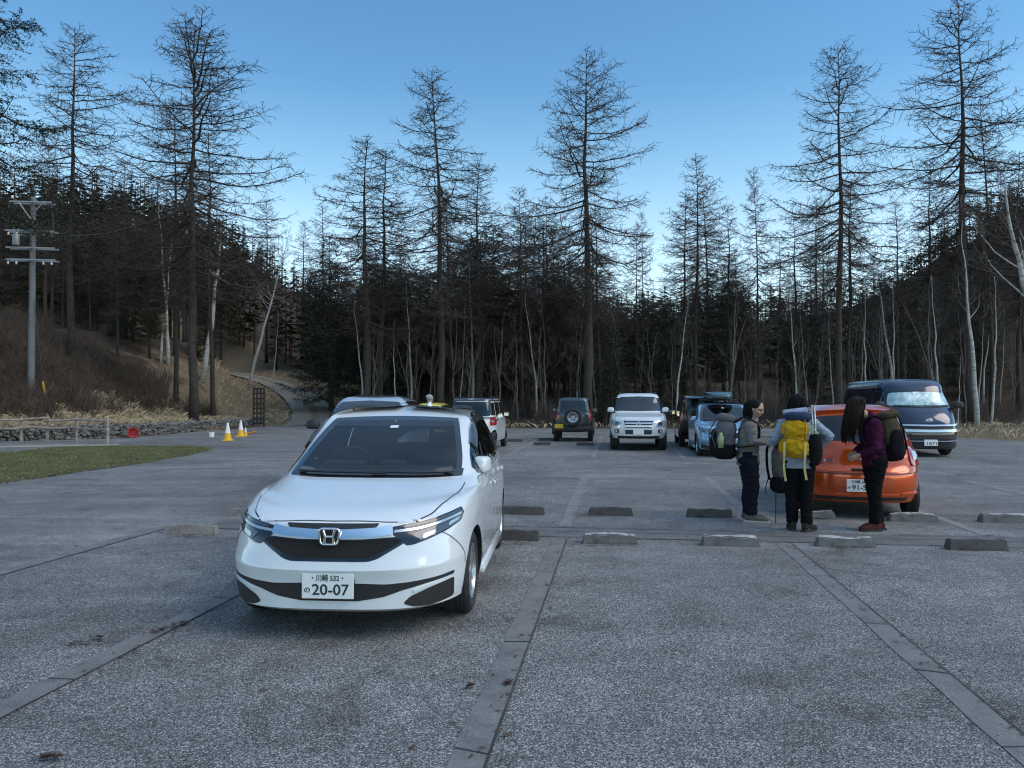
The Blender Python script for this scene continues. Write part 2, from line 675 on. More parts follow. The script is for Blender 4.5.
# the lot: one sheet with an irregular broken edge
rng = random.Random(3)
edge = []
for i in range(len(LOT)):
    a, b = Vector(LOT[i]), Vector(LOT[(i + 1) % len(LOT)])
    n = max(1, int((b - a).length / .5)) if min(a.y, b.y) > 20 else 1
    for k in range(n):
        p = a.lerp(b, k / n)
        j = .10 if k else .0
        edge.append((p.x + rng.uniform(-j, j), p.y + rng.uniform(-j, j)))
bm = bmesh.new()
bm.faces.new([bm.verts.new((x, y, 0)) for x, y in edge])
bmesh.ops.triangulate(bm, faces=bm.faces[:])
mb = MB(); mb.addbm(bm)
lot = mb.obj('parking_lot', ASPH, kind='structure')
if lot.data.polygons[0].normal.z < 0:
    lot.data.flip_normals()

# concrete bands between the bays and across them, each laid 4 mm above the asphalt
CONC = concrete_mat('worn_concrete_band', (.165, .16, .152), .5, 4.)
CONCF = concrete_mat('pale_concrete_band', (.205, .20, .19), .5, 4.)
ux, uy = math.sin(STALL), math.cos(STALL)        # along the bays
vx, vy = uy, -ux                                 # across them, to the right


def strip(name, p, q, wd, mt=CONC, z=.004, lx=.0):
    p, q = Vector(p), Vector(q)
    t = (q - p).normalized()
    n = Vector((-t.y, t.x))
    m = max(2, int((q - p).length / .25))
    mb = MB()
    r_ = random.Random(int(p.x * 100 + q.y * 7))
    for i in range(m + 1):
        c = p.lerp(q, i / m)
        a, b = wd / 2 * (1 + r_.uniform(-.11, .07)), wd / 2 * (1 + r_.uniform(-.11, .07))
        mb.v += [tuple((c + n * a).to_3d() + Vector((0, 0, z))), tuple((c - n * b).to_3d() + Vector((0, 0, z)))]
    for i in range(m):
        mb.f.append([2 * i + 1, 2 * i + 3, 2 * i + 2, 2 * i]); mb.mi.append(0)
    return mb.obj(name, mt, kind='structure')


O1 = Vector(g(558.5, 540))                       # the band to the right of the white car, at the near wheel stops
JOINT = mat('joint_dirt', (.05, .046, .042), .9, var=.6, vscale=5)
RUSTY = mat('rusty_leaf_dirt', (.06, .032, .02), .95, var=.4, vscale=30)
U, V = Vector((ux, uy)), Vector((vx, vy))
for k in range(-2, 8):
    o = O1 + V * 2.495 * k
    strip('bay_line', o - U * 9.5, o + U * .18, .17)
    strip('bay_line_joint', o - U * 9.5 + V * .088, o + U * .15 + V * .088, .012, JOINT, .0075)
    if k > -2:
        strip('bay_line', o + U * 1.0, o + U * 7.6, .15, CONCF)
for k in range(-1, 9):
    o = O1 + V * 2.495 * k
    strip('bay_line', o + U * 13.0, o + U * 26.0, .14, CONCF)
cc = O1 + U * .55
strip('cross_band', cc - V * 4.5, cc + V * 24, .62, concrete_mat('worn_cross_band', (.13, .127, .12), .5, 3.5), .003)
for off, wd in ((-.33, .02), (.05, .014), (.34, .02)):
    strip('cross_band_joint', cc - V * 4.5 + U * off, cc + V * 24 + U * off, wd, JOINT, .009)
cc = O1 + U * 20.6
strip('cross_band', cc - V * 6, cc + V * 18, .5, CONC, .003)


r_ = random.Random(21)
for k in range(-1, 4):
    o = O1 + V * 2.495 * k
    d_ = -.6
    while d_ > -7:
        d_ -= r_.uniform(.7, 2.1)
        q_ = o + U * d_
        strip('bay_line_joint', q_ - V * .085, q_ + V * .085 + U * r_.uniform(-.05, .05), r_.uniform(.006, .014), JOINT, .0078)
mb = MB()
for _ in range(2600):
    if r_.random() < .6:
        k = r_.randrange(-2, 8)
        q_ = O1 + V * (2.495 * k + r_.gauss(.1, .06)) + U * r_.uniform(-6.5, 6)
    else:
        q_ = Vector((r_.uniform(-9, 12), r_.uniform(2.6, 14)))
    a_ = r_.uniform(0, 6.28); l_ = r_.uniform(.008, .03); w_ = l_ * r_.uniform(.15, .5)
    dx, dy = math.cos(a_) * l_, math.sin(a_) * l_
    ex, ey = -math.sin(a_) * w_, math.cos(a_) * w_
    z_ = .0105
    mb.add([(q_.x - dx, q_.y - dy, z_), (q_.x + ex, q_.y + ey, z_ + .004), (q_.x + dx, q_.y + dy, z_ + .002), (q_.x - ex, q_.y - ey, z_ + .001)], [(0, 1, 2, 3)])
mb.obj('fallen_needles', mat('fallen_needle_litter', (.085, .05, .03), .95, var=.5, vscale=9), kind='stuff')


def dirt(name, px, py, lx, ly, seed, rz=0):
    """flat drift of leaves and rust-brown dirt"""
    r_ = random.Random(seed)
    c = Vector(g(px, py))
    mb = MB()
    for _ in range(int(90 * lx * ly / .05) + 25):
        a = r_.uniform(0, 6.28); rr = r_.random() ** .6
        x, y = math.cos(a) * rr * lx, math.sin(a) * rr * ly
        x, y = x * math.cos(rz) - y * math.sin(rz), x * math.sin(rz) + y * math.cos(rz)
        s = r_.uniform(.008, .022)
        q = r_.uniform(0, 6.28)
        z = .011 + r_.random() * .012
        p = [(c.x + x + s * math.cos(q + k * 2.1) * (1 if k else 1.6), c.y + y + s * math.sin(q + k * 2.1), z + r_.uniform(0, .008)) for k in range(3)]
        mb.add(p, [(0, 1, 2)])
    return mb.obj(name, RUSTY, kind='stuff')


for i, (px, py, lx, ly, rz) in enumerate([(612, 545, .36, .05, 0), (590, 516, .4, .04, 0), (510, 544, .3, .05, 0), (190, 536, .3, .04, 0), (100, 638, .05, .02, .1), (88, 643, .12, .02, .1), (170, 628, .20, .03, .95),
                                          (55, 757, .05, .015, 0), (718, 517, .3, .04, 0), (810, 519, .3, .04, 0), (847, 548, .2, .03, 0), (978, 550, .25, .03, 0), (508, 683, .02, .02, 0), (470, 686, .02, .02, 0)]):
    dirt('leaf_litter', px, py, lx, ly, i, rz)

# ------------------------------------------------------------------ lawn, gravel road
GREEN, nt, b_, P_ = node_mat('short_grass_soil')
gc = ramp(nt, nz(nt, P_, .9, 7, .75, .8), [(.32, (.055, .06, .022)), (.48, (.085, .08, .035)), (.60, (.135, .105, .06)), (.72, (.17, .13, .08))])
gc = mixc(nt, 1., gc, ramp(nt, nz(nt, P_, 26, 4), [(.3, grey(.55)), (.7, grey(1.4))]), 'MULTIPLY')
nt.links.new(gc, b_.inputs['Base Color'])
b_.inputs['Roughness'].default_value = .95
LAWN = [g(-60, 497), g(0, 483), g(60, 475), g(130, 465), g(185, 456), g(206, 451), g(206, 448.5), g(186, 446.5), g(120, 446.8), g(60, 447.5), g(20, 452.5), g(-20, 455), g(-70, 462)]
bm = bmesh.new()
lp = []
r_ = random.Random(12)
for i, a in enumerate(LAWN):
    b = LAWN[(i + 1) % len(LAWN)]
    L = math.hypot(b[0] - a[0], b[1] - a[1]); m = max(1, int(L / .22))
    for k in range(m):
        j = .09 if k else .03
        lp.append((a[0] + (b[0] - a[0]) * k / m + r_.uniform(-j, j), a[1] + (b[1] - a[1]) * k / m + r_.uniform(-j, j)))
bm.faces.new([bm.verts.new((x, y, .012)) for x, y in lp])
bmesh.ops.triangulate(bm, faces=bm.faces[:])
mb = MB(); mb.addbm(bm)
lawn = mb.obj('lawn', GREEN, kind='structure')
strip('path_edge', g(-60, 448), g(120, 444.5), 1.0, concrete_mat('pale_gravel', (.34, .31, .25), .7, 2.), .006)
strip('path_edge', g(90, 443.5), g(205, 443), .35, CONC, .008)
GR = concrete_mat('gravel', (.23, .20, .16), .6, 1.2)
mb = MB()
rp = spline([(x, y, z) for (x, y), z in zip(ROAD, ROADZ)], 8)
for i, p in enumerate(rp):
    p = Vector(p); q = Vector(rp[min(i + 1, len(rp) - 1)]) - Vector(rp[max(0, i - 1)])
    n = Vector((-q.y, q.x, 0)).normalized()
    for s_, dz in ((1.5, .0), (.6, .06), (.3, .10), (-.3, .10), (-.6, .06), (-1.5, 0)):
        c = p + n * (s_ + .12 * noise.noise(p * .8 + n * s_))
        mb.v.append((c.x, c.y, max(height(c.x, c.y), p.z) + .012 + (.078 + dz * .4) * min(1, i / 9)))
for i in range(len(rp) - 1):
    for k in range(5):
        a = i * 6 + k
        mb.f.append([a, a + 1, a + 7, a + 6]); mb.mi.append(1 if k == 2 else 0)
DRYG = mat('dry_verge', (.17, .13, .08), .95, var=.5, vscale=5)
road = mb.obj('gravel_road', [GR, DRYG], kind='structure', smooth=True)
if road.data.polygons[0].normal.z < 0:
    road.data.flip_normals()

# ------------------------------------------------------------------ grass, brush (nobody could count the blades)
STRAW = mat('straw_blades', (.36, .28, .175), .9, var=.45, vscale=1.3)
GBL = mat('green_blades', (.115, .128, .045), .85, var=.5, vscale=1.2)
BRUSH = mat('brush_stems', (.095, .066, .047), .95, var=.4, vscale=.6)


def blades(name, pts, mt, hmin, hmax, wd, lean, seed, zf=None):
    r_ = random.Random(seed)
    mb = MB()
    for x, y in pts:
        z = zf(x, y)
        h = r_.uniform(hmin, hmax)
        a = r_.uniform(0, 6.28)
        b = r_.uniform(0, 6.28)
        l = r_.uniform(.1, lean) * h
        dx, dy = math.cos(a) * wd, math.sin(a) * wd
        tx, ty = math.cos(b) * l, math.sin(b) * l
        mb.add([(x - dx, y - dy, z - .02), (x + dx, y + dy, z - .02), (x + tx * .4 + dx * .7, y + ty * .4 + dy * .7, z + h * .6), (x + tx, y + ty, z + h * (1 - .2 * lean))], [(0, 1, 2), (0, 2, 3)])
    return mb.obj(name, mt, kind='stuff')


r_ = random.Random(5)
pts = []
while len(pts) < 34000:
    x, y = r_.uniform(-26, -9), r_.uniform(14, 28)
    if (inside((x, y), LAWN) or (inside((x + r_.uniform(-.25, .25), y + r_.uniform(-.25, .25)), LAWN))) and (noise.noise(Vector((x * .7, y * .7, 0))) > -.35 or r_.random() < .3):
        pts.append((x, y))
blades('lawn_grass', pts[:27000], GBL, .03, .075, .006, .9, 1, lambda x, y: .012)
blades('dry_lawn_grass', pts[27000:], mat('dry_lawn_blades', (.21, .17, .095), .9, var=.4, vscale=1.3), .03, .08, .006, 1.2, 2, lambda x, y: .012)
pts = []
while len(pts) < 30000:
    if r_.random() < .55:
        i = r_.randrange(len(WALL) - 1); t = r_.random(); d = .35 + r_.random() ** 1.5 * 5
        x = WALL[i][0] + (WALL[i + 1][0] - WALL[i][0]) * t; y = WALL[i][1] + (WALL[i + 1][1] - WALL[i][1]) * t
        dx, dy = WALL[i + 1][0] - WALL[i][0], WALL[i + 1][1] - WALL[i][1]
        L = math.hypot(dx, dy)
        x, y = x - dy / L * d, y + dx / L * d
    elif r_.random() < .6:
        i = r_.randrange(5); t = r_.random(); d = (1.9 + r_.random() ** 1.4 * 6) * r_.choice((-1, 1))
        x = ROAD[i][0] + (ROAD[i + 1][0] - ROAD[i][0]) * t; y = ROAD[i][1] + (ROAD[i + 1][1] - ROAD[i][1]) * t
        dx, dy = ROAD[i + 1][0] - ROAD[i][0], ROAD[i + 1][1] - ROAD[i][1]
        L = math.hypot(dx, dy)
        x, y = x - dy / L * d, y + dx / L * d
    else:
        x, y = r_.uniform(-8, 36), r_.uniform(28, 47)
    if inside((x, y), LOT) or seg_dist((x, y), ROAD)[0] < 1.8:
        continue
    if noise.noise(Vector((x * .5, y * .5, 7))) > -.25 or r_.random() < .3:
        pts.append((x, y))
blades('dry_grass', pts, STRAW, .08, .42, .010, 1.3, 3, height)


def brush(name, centres, seed, mt, hm=1.5, stems=20):
    r_ = random.Random(seed)
    mb = MB()
    for x, y in centres:
        z = height(x, y)
        s = r_.uniform(.6, 1.25)
        for _ in range(stems):
            a = r_.uniform(0, 6.28); sp = r_.random() * .75 * s; hh = hm * s * r_.uniform(.45, 1)
            b = a + r_.uniform(-.6, .6)
            p0 = Vector((x + r_.uniform(-.3, .3), y + r_.uniform(-.3, .3), z - .05))
            p1 = p0 + Vector((math.cos(a) * sp * .5, math.sin(a) * sp * .5, hh * .6))
            p2 = p1 + Vector((math.cos(b) * sp * .7, math.sin(b) * sp * .7, hh * .42))
            mb.tube([p0, p1, p2], [.012, .009, .004], 3, caps=False)
            for _k in range(3):
                q = p1.lerp(p2, r_.uniform(-.6, .8))
                c = r_.uniform(0, 6.28)
                mb.tube([q, q + Vector((math.cos(c) * .25, math.sin(c) * .25, r_.uniform(.1, .35))) * s], [.006, .003], 3, caps=False)
    return mb.obj(name, mt, kind='stuff')


cs = []
while len(cs) < 620:
    i = r_.randrange(len(WALL) - 1); t = r_.random(); d = 3.2 + r_.random() ** 1.2 * 15
    x = WALL[i][0] + (WALL[i + 1][0] - WALL[i][0]) * t; y = WALL[i][1] + (WALL[i + 1][1] - WALL[i][1]) * t
    dx, dy = WALL[i + 1][0] - WALL[i][0], WALL[i + 1][1] - WALL[i][1]
    L = math.hypot(dx, dy)
    x, y = x - dy / L * d, y + dx / L * d
    if x < -.72 * y - 3 or seg_dist((x, y), ROAD)[0] < 4.5:
        continue
    cs.append((x, y))
brush('brushwood', cs, 7, BRUSH, 1.35, 20)
cs = []
while len(cs) < 420:
    y = 44.8 + r_.random() ** 1.5 * 30
    x = r_.uniform(-.25, .75) * y
    if seg_dist((x, y), ROAD)[0] < 4 or inside((x, y), LOT) or (x > 16 and y < 44):
        continue
    cs.append((x, y))
brush('undergrowth', cs, 9, mat('undergrowth_stems', (.06, .048, .04), .95, var=.4, vscale=.6), 1.7, 12)
# ================================================================== trees
BARK = mat('larch_bark', (.042, .033, .027), .95, var=.5, vscale=5, bump=.8, bscale=22)
TWIG = mat('larch_twigs', (.045, .033, .027), .9)
GBARK = mat('grey_bark', (.125, .108, .092), .95, var=.45, vscale=4, bump=.6, bscale=25)
GTWIG = mat('grey_twigs', (.095, .076, .062), .9)
NEED = mat('dark_needles', (.029, .036, .019), .85, var=.5, vscale=.7)
NEEDB = mat('brownish_needles', (.056, .050, .028), .85, var=.5, vscale=.7)


def birch_mat():
    m, nt, b, P = node_mat('birch_bark')
    mp = nt.nodes.new('ShaderNodeMapping'); mp.inputs['Scale'].default_value = (3, 3, 9)
    nt.links.new(P, mp.inputs['Vector'])
    c = ramp(nt, nz(nt, mp.outputs[0], 1.3, 6, .75), [(.36, (.05, .045, .04)), (.46, (.34, .325, .30)), (.7, (.54, .52, .485))])
    nt.links.new(c, b.inputs['Base Color'])
    b.inputs['Roughness'].default_value = .8
    return m


BIRCH = birch_mat()


def trunk_path(r_, H, wob, n=10, lean=(0, 0)):
    pts = []
    ox = oy = 0.
    for i in range(n + 1):
        t = i / n
        if i:
            ox += r_.uniform(-wob, wob); oy += r_.uniform(-wob, wob)
        pts.append(Vector((ox + lean[0] * t * H, oy + lean[1] * t * H, t * H)))
    return pts


def along(pts, t):
    f = t * (len(pts) - 1)
    i = min(int(f), len(pts) - 2)
    return pts[i].lerp(pts[i + 1], f - i)


def larch_mesh(seed, H, R_, r0, c0, nb, fuzz=1.0, wob=.10):
    r_ = random.Random(seed)
    T, C = MB(), MB()
    tp = trunk_path(r_, H, wob)
    tp[0].z -= .5
    T.tube(tp, [max(.014, r0 * (1 - i / 10) ** .85 * (1.25 if i == 0 else 1)) for i in range(11)], 9)
    az = r_.uniform(0, 6)
    gapaz = r_.uniform(0, 6.28)
    for i in range(nb):
        u = (i + r_.random()) / nb
        t = c0 + (.995 - c0) * u ** .92
        rel = (1 - t) / (1 - c0)
        az += 2.4 + r_.uniform(-.9, .9)
        L = R_ * min(1, (rel * 1.5) ** .72) * r_.uniform(.42, 1.12) * (1 + .18 * math.cos(az - gapaz + 5 * rel)) + .25
        if rel > .78:
            L *= r_.uniform(.3, .95)
        e = .62 - .85 * min(1, rel * 1.5) + r_.uniform(-.22, .22)
        b0 = along(tp, t)
        d = Vector((math.cos(az), math.sin(az), 0))
        sd_ = Vector((-d.y, d.x, 0))
        bend = r_.uniform(-.22, .22)
        kz = r_.uniform(-.05, .16)
        pts = []
        jz = jy = 0.
        for k in range(8):
            s = k / 7
            jz += r_.uniform(-.02, .02) * L; jy += r_.uniform(-.022, .022) * L
            zz = L * (e * s - .16 * rel * math.sin(math.pi * s) + kz * s ** 3) + jz * (k > 0)
            pts.append(b0 + d * L * s * (1 - .1 * abs(e)) + sd_ * (L * bend * s * s + jy * (k > 0)) + Vector((0, 0, zz)))
        rb = .010 + .0098 * L
        C.tube(pts, [rb * (1 - .8 * k / 7) + .003 for k in range(8)], 4, caps=False)
        ns = int((L * 6.2 + 3) * fuzz)
        for j in range(ns):
            s = .10 + .9 * (j + r_.random()) / ns
            q = along(pts, min(1, s))
            tn = (along(pts, min(1, s + .05)) - along(pts, s - .05)).normalized()
            sg = 1 if j % 2 else -1
            dd = (tn * r_.uniform(.2, .9) + sd_ * sg * r_.uniform(.35, 1) + Vector((0, 0, r_.uniform(-.75, .55)))).normalized()
            l2 = (.10 + (1.12 - s) * .42 * r_.uniform(.4, 1.15)) * min(L, 2.8) + .14
            m = q + dd * l2 * .5 + Vector((r_.uniform(-.06, .06), r_.uniform(-.06, .06), r_.uniform(-.10, .05))) * l2
            en = q + dd * l2 + Vector((r_.uniform(-.1, .1), r_.uniform(-.1, .1), r_.uniform(-.16, .22))) * l2
            C.tube([q, m, en], [.0125, .0095, .006], 3, caps=False)
            n3 = int((l2 * 6.2 + 1) * fuzz)
            for _ in range(n3):
                f = r_.random()
                q3 = q.lerp(m, f * 2) if f < .5 else m.lerp(en, f * 2 - 1)
                d3 = (dd * r_.uniform(-.2, .8) + Vector((r_.uniform(-1, 1), r_.uniform(-1, 1), r_.uniform(-1, .9)))).normalized()
                C.tube([q3, q3 + d3 * r_.uniform(.08, .30)], [.0085, .0055], 3, caps=False)
    return T.mesh('larch_trunk', BARK, True), C.mesh('larch_crown', TWIG)


def conifer_mesh(seed, H, R_, r0, c0, nb, nm, top=.0, clump=1.0, needle=NEED, fine=1.):
    """evergreen: drooping branches with sprays of needle-sized faces"""
    r_ = random.Random(seed)
    T, C = MB(), MB()
    tp = trunk_path(r_, H, .06)
    tp[0].z -= .5
    T.tube(tp, [max(.02, r0 * (1 - i / 10) ** .9) for i in range(11)], 8)
    az = 0
    for i in range(nb):
        u = (i + r_.random()) / nb
        t = c0 + (.995 - c0) * u
        rel = (1 - t) / (1 - c0)
        az += 2.4 + r_.uniform(-.6, .6)
        prof = rel ** .85 if top == 0 else min(1, (rel * 2.2) ** .6) * (1 - .3 * rel)
        L = R_ * prof * r_.uniform(.55, 1.1) + .2
        e = .35 - .6 * rel + r_.uniform(-.15, .15)
        b0 = along(tp, t)
        d = Vector((math.cos(az), math.sin(az), 0)); sd_ = Vector((-d.y, d.x, 0))
        pts = []
        for k in range(6):
            s = k / 5
            pts.append(b0 + d * L * s + Vector((0, 0, L * (e * s - .25 * math.sin(math.pi * s * .9) * rel + .12 * s * s))))
        T.tube(pts, [(.012 + .010 * L) * (1 - .8 * k / 5) for k in range(6)], 3, caps=False)
        ns = int(L * 9 * clump) + 3
        for j in range(ns):
            s = .2 + .8 * (j + r_.random()) / ns
            q = along(pts, min(1, s))
            dd = (d * r_.uniform(.3, .9) + sd_ * r_.choice((-1, 1)) * r_.uniform(.3, 1) + Vector((0, 0, r_.uniform(-.4, .25)))).normalized()
            l2 = (.25 + .45 * (1.05 - s)) * min(L, 1.7) * r_.uniform(.6, 1.1) + .12
            k2 = int((l2 * 9 + 3) / fine ** 1.3)
            for k in range(k2):
                f = (k + r_.random()) / k2
                c = q + dd * l2 * f + Vector((0, 0, -.10 * l2 * f * f))
                d3 = (dd * .7 + Vector((r_.uniform(-1, 1), r_.uniform(-1, 1), r_.uniform(-.6, .6)))).normalized()
                up = Vector((r_.uniform(-.6, .6), r_.uniform(-.6, .6), 1))
                w_ = d3.cross(up).normalized() * r_.uniform(.025, .05) * fine
                ln = r_.uniform(.12, .26) * (.35 + .65 * fine)
                C.add([c - w_ * .4, c + d3 * ln * .5 - w_, c + d3 * ln, c + d3 * ln * .5 + w_], [(0, 1, 2, 3)])
    return T.mesh('evergreen_trunk', BARK, True), C.mesh('evergreen_crown', needle)


def bare_mesh(seed, H, r0, spread, mt_t, mt_c, lean=(0, 0), fork=None, wob=.12, levels=3, c0=.35, nb=16, twr=1.0):
    """bare broad-leaved tree: recursive limbs"""
    r_ = random.Random(seed)
    T, C = MB(), MB()
    tp = trunk_path(r_, H, wob, 10, lean)
    tp[0].z -= .5
    T.tube(tp, [max(.012, r0 * (1 - i / 10.5)) for i in range(11)], 8)
    if fork:
        b0 = along(tp, fork)
        p = [b0]
        d = Vector((r_.choice((-1, 1)) * .35, r_.uniform(-.2, .2), 1)).normalized()
        for k in range(6):
            d = (d + Vector((r_.uniform(-.12, .12), r_.uniform(-.12, .12), .05))).normalized()
            p.append(p[-1] + d * H * (1 - fork) * .15)
        T.tube(p, [r0 * .55 * (1 - k / 7) for k in range(7)], 6)

    def limb(b0, d, L, r, lev):
        pts = [b0]
        dd = d.copy()
        for k in range(4):
            dd = (dd + Vector((r_.uniform(-.22, .22), r_.uniform(-.22, .22), r_.uniform(-.05, .22)))).normalized()
            pts.append(pts[-1] + dd * L / 4)
        (C if r < .03 else T).tube(pts, [max(.004 * twr, r * (1 - .75 * k / 4)) for k in range(5)], 3 if r < .03 else 5, caps=False)
        if lev <= 0:
            return
        for _ in range(4 if lev > 1 else 5):
            s = r_.uniform(.25, 1)
            q = along(pts, s)
            nd = (dd + Vector((r_.uniform(-1, 1), r_.uniform(-1, 1), r_.uniform(-.3, .9))) * .9).normalized()
            limb(q, nd, L * r_.uniform(.4, .65), r * .5, lev - 1)
    for i in range(nb):
        t = c0 + (1 - c0) * (i + r_.random()) / nb
        az = r_.uniform(0, 6.28)
        d = Vector((math.cos(az), math.sin(az), r_.uniform(.4, 1.4))).normalized()
        limb(along(tp, min(t, .99)), d, spread * (1.15 - t) * r_.uniform(.6, 1.15), max(.008, r0 * .35 * (1.1 - t)), levels - 1)
    return T.mesh('bare_trunk', mt_t, True), C.mesh('bare_crown', mt_c)


def plant_tree(name, meshes, x, y, rz, label, cat='tree', group=None, scale=(1, 1, 1), z=None):
    t = thing(name, label, cat, (x, y, height(x, y) if z is None else z), rz, group)
    t.scale = scale
    link('trunk', meshes[0], t)
    link('crown', meshes[1], t)
    return t


LAR = [larch_mesh(11, 22, 4.1, .235, .30, 95, 1.1), larch_mesh(12, 20, 3.3, .165, .32, 84), larch_mesh(13, 18, 2.7, .15, .34, 76), larch_mesh(14, 21, 5.2, .17, .30, 82, 1.05),
       larch_mesh(15, 17, 2.2, .14, .42, 60), larch_mesh(16, 23, 4.4, .21, .36, 78, 1.0)]
LH = [22, 20, 18, 21, 17, 23]
GRP = 'bare larches standing out above the wood'


def larch(k, px, top, Y, label, spread=1.0, rz=None, base=None):
    """larch of kind k with its trunk at column px and its tip at row top"""
    x = (px - 512) / FOC * Y
    z0 = height(x, Y)
    H = (HOR - top) / FOC * Y + EYE - z0
    s = H / LH[k]
    t = plant_tree('larch_tree', LAR[k], x, Y, rz if rz is not None else random.Random(px).uniform(0, 6.28), label, 'tree', GRP, (s * spread, s * spread, s))
    return t


larch(1, 70, 20, 42, 'tall bare larch rising from the bank just right of the utility pole', 1.3)
larch(3, 194, 22, 40, 'broad bare larch on the bank, the widest crown at the left', 1.42, 2.3)
larch(1, 176, 96, 47, 'slimmer bare larch close behind the broad larch on the bank, on its left', 1.0)
larch(4, 214, 130, 46, 'thin bare larch just right of the broad larch on the bank', 1.1)
larch(2, 365, 136, 46, 'bare larch above the pale silver car, the left one of a close pair', 1.7)
larch(4, 380, 152, 49, 'thin bare larch, the right one of the pair above the pale silver car', 1.4)
larch(1, 441, 72, 46, 'tall bare larch right of the close pair above the pale silver car', 1.38, 1.0)
larch(2, 477, 160, 51, 'medium bare larch above the boxy white car with the dark roof', 1.4)
larch(2, 528, 212, 54, 'short bare larch in the gap left of the tallest middle larch', 1.1)
larch(0, 588, 50, 45.5, 'tallest full-crowned larch of the middle, behind the grey off-roader with a spare wheel', 1.22, .6)
larch(4, 634, 222, 57, 'thin spindly larch just right of the tallest middle larch', .7)
larch(4, 646, 212, 53, 'thin spindly larch above the white four-wheel drive, at the open gap of sky', .6)
larch(2, 697, 157, 50, 'bare larch with narrow cone crown above the blue car with the roof box', 1.2)
larch(4, 730, 203, 50, 'small bare larch between the two narrow larches right of the sky gap', 1.1)
larch(1, 759, 167, 50, 'bare larch with narrow crown above the hiker with the yellow pack', .72)
larch(4, 800, 220, 53, 'short bare larch half hidden behind the large larch over the orange car', 1.4)
larch(5, 838, 44, 44.8, 'large bare larch with long side branches, straight above the orange car', 1.16, 2.9)
larch(4, 848, 182, 50, 'thin bare larch right behind the large larch over the orange car', 1.2)
larch(2, 928, 160, 50, 'medium bare larch above the navy van, left of the highest larch', 1.2)
larch(5, 968, -2, 47, 'highest bare larch near the right edge, reaching the top of the photo', 1.32, .3)
larch(1, 992, 100, 50, 'bare larch tucked behind the highest larch at the right edge', 1.0)
larch(2, 1018, 150, 52, 'bare larch cut by the right edge of the photo', 1.2)
larch(2, 45, 145, 52, 'medium bare larch behind the utility pole', 1.2)
larch(2, 125, 160, 55, 'medium bare larch between the two tall larches on the bank', 1.2)

FIR = [conifer_mesh(31, 14, 3.2, .2, .12, 120, 0), conifer_mesh(32, 12, 2.6, .17, .1, 110, 0), conifer_mesh(33, 15, 2.9, .2, .30, 100, 0, top=1, needle=NEEDB), conifer_mesh(34, 13, 2.5, .17, .36, 90, 0, top=1, needle=NEEDB)]
FH = [14, 12, 15, 13]


def fir(k, px, top, Y, label, group=None, spread=1.0):
    x = (px - 512) / FOC * Y
    s = ((HOR - top) / FOC * Y + EYE - height(x, Y)) / FH[k]
    return plant_tree('evergreen_tree', FIR[k], x, Y, px * .7, label, 'tree', group, (s * spread, s * spread, s))


fir(0, 332, 236, 56, 'dense dark fir beside the gravel road', spread=1.15)
fir(1, 612, 322, 47, 'low dark fir behind the grey off-roader and white four-wheel drive', spread=1.2)
fir(1, 205, 290, 58, 'dark young fir among the white birches on the bank', spread=1.2)
fir(1, 150, 285, 59, 'dark bushy fir left of the white birches on the bank', spread=1.3)
fir(0, 375, 262, 58, 'dark fir right behind the dense fir by the gravel road')
# fir standing outside the left edge, its boughs reach into the frame
plant_tree('evergreen_tree', conifer_mesh(41, 16, 5.2, .25, .52, 34, 0, clump=1.2, fine=.4), -17.9, 25.5, 1.2, 'dark fir whose drooping boughs reach in from the left edge, above the utility pole', 'tree', None, (1, 1, 1), .0)

# birches
BIR = [bare_mesh(51, 12, .15, 2.4, BIRCH, GTWIG, (.10, 0), None, .13, c0=.5), bare_mesh(52, 11, .12, 2.2, BIRCH, GTWIG, (.2, 0), None, .10, c0=.55), bare_mesh(53, 9, .08, 1.7, BIRCH, GTWIG, (.05, .02), None, .09, c0=.55),
       bare_mesh(54, 10, .2, 4.2, BIRCH, GTWIG, (-.16, 0), .5, .16, c0=.42),
       bare_mesh(55, 14.4, .17, 3.4, BIRCH, GTWIG, (.25, 0), None, .10, c0=.5, nb=22), bare_mesh(56, 13, .20, 2.6, BIRCH, GTWIG, (.11, 0), None, .16, c0=.5)]


def birch(k, px, Y, rz, label, s=1.0, group='white birches', py=None):
    if py:
        ys_ = [36 + .25 * k for k in range(70 if px < 230 else 130)]
        Y = min(ys_, key=lambda q: abs(HOR - (height((px - 512) / FOC * q, q) - EYE) * FOC / q - py) + .15 * abs(q - Y))
    x = (px - 512) / FOC * Y
    return plant_tree('birch_tree', BIR[k], x, Y, rz, label, 'tree', group, (s, s, s))


birch(5, 201, 44, 0.1, 'thick white birch on the bank, right of the broad larch trunk', 1.0, py=373)
birch(2, 160, 43, .5, 'white birch leaning slightly on the bank, left of the broad larch trunk', 1.15, py=362)
birch(0, 168, 46, 2.4, 'white birch close behind the larch trunk, beside the leaning birch', 1.0, py=352)
birch(4, 248, 58, 0.0, 'slender white birch leaning right above the dark lattice board', 1.0, py=381)
birch(2, 272, 54, 0.3, 'thin white birch by the bend of the gravel road', .8, py=377)
birch(2, 398, 47, 2.0, 'crooked thin white stem behind the pale silver car', .72)
birch(2, 868, 46, 1.0, 'thin white birch just above the left end of the navy van roof', .9)
birch(2, 938, 44, 3.5, 'straight thin white birch right above the navy van roof', .95)
birch(0, 977, 41, 1.4, 'white birch with dark bands on the grass verge right of the navy van', .95)
birch(2, 990, 41.5, 4.4, 'thinner white birch on the verge next to the banded birch', .9)
birch(3, 1044, 36, 0.0, 'big pale birch leaning in at the right edge of the photo', 1.25)
birch(2, 958, 40, .2, 'short pale broken birch stem leaning beside the navy van mirror', .42)

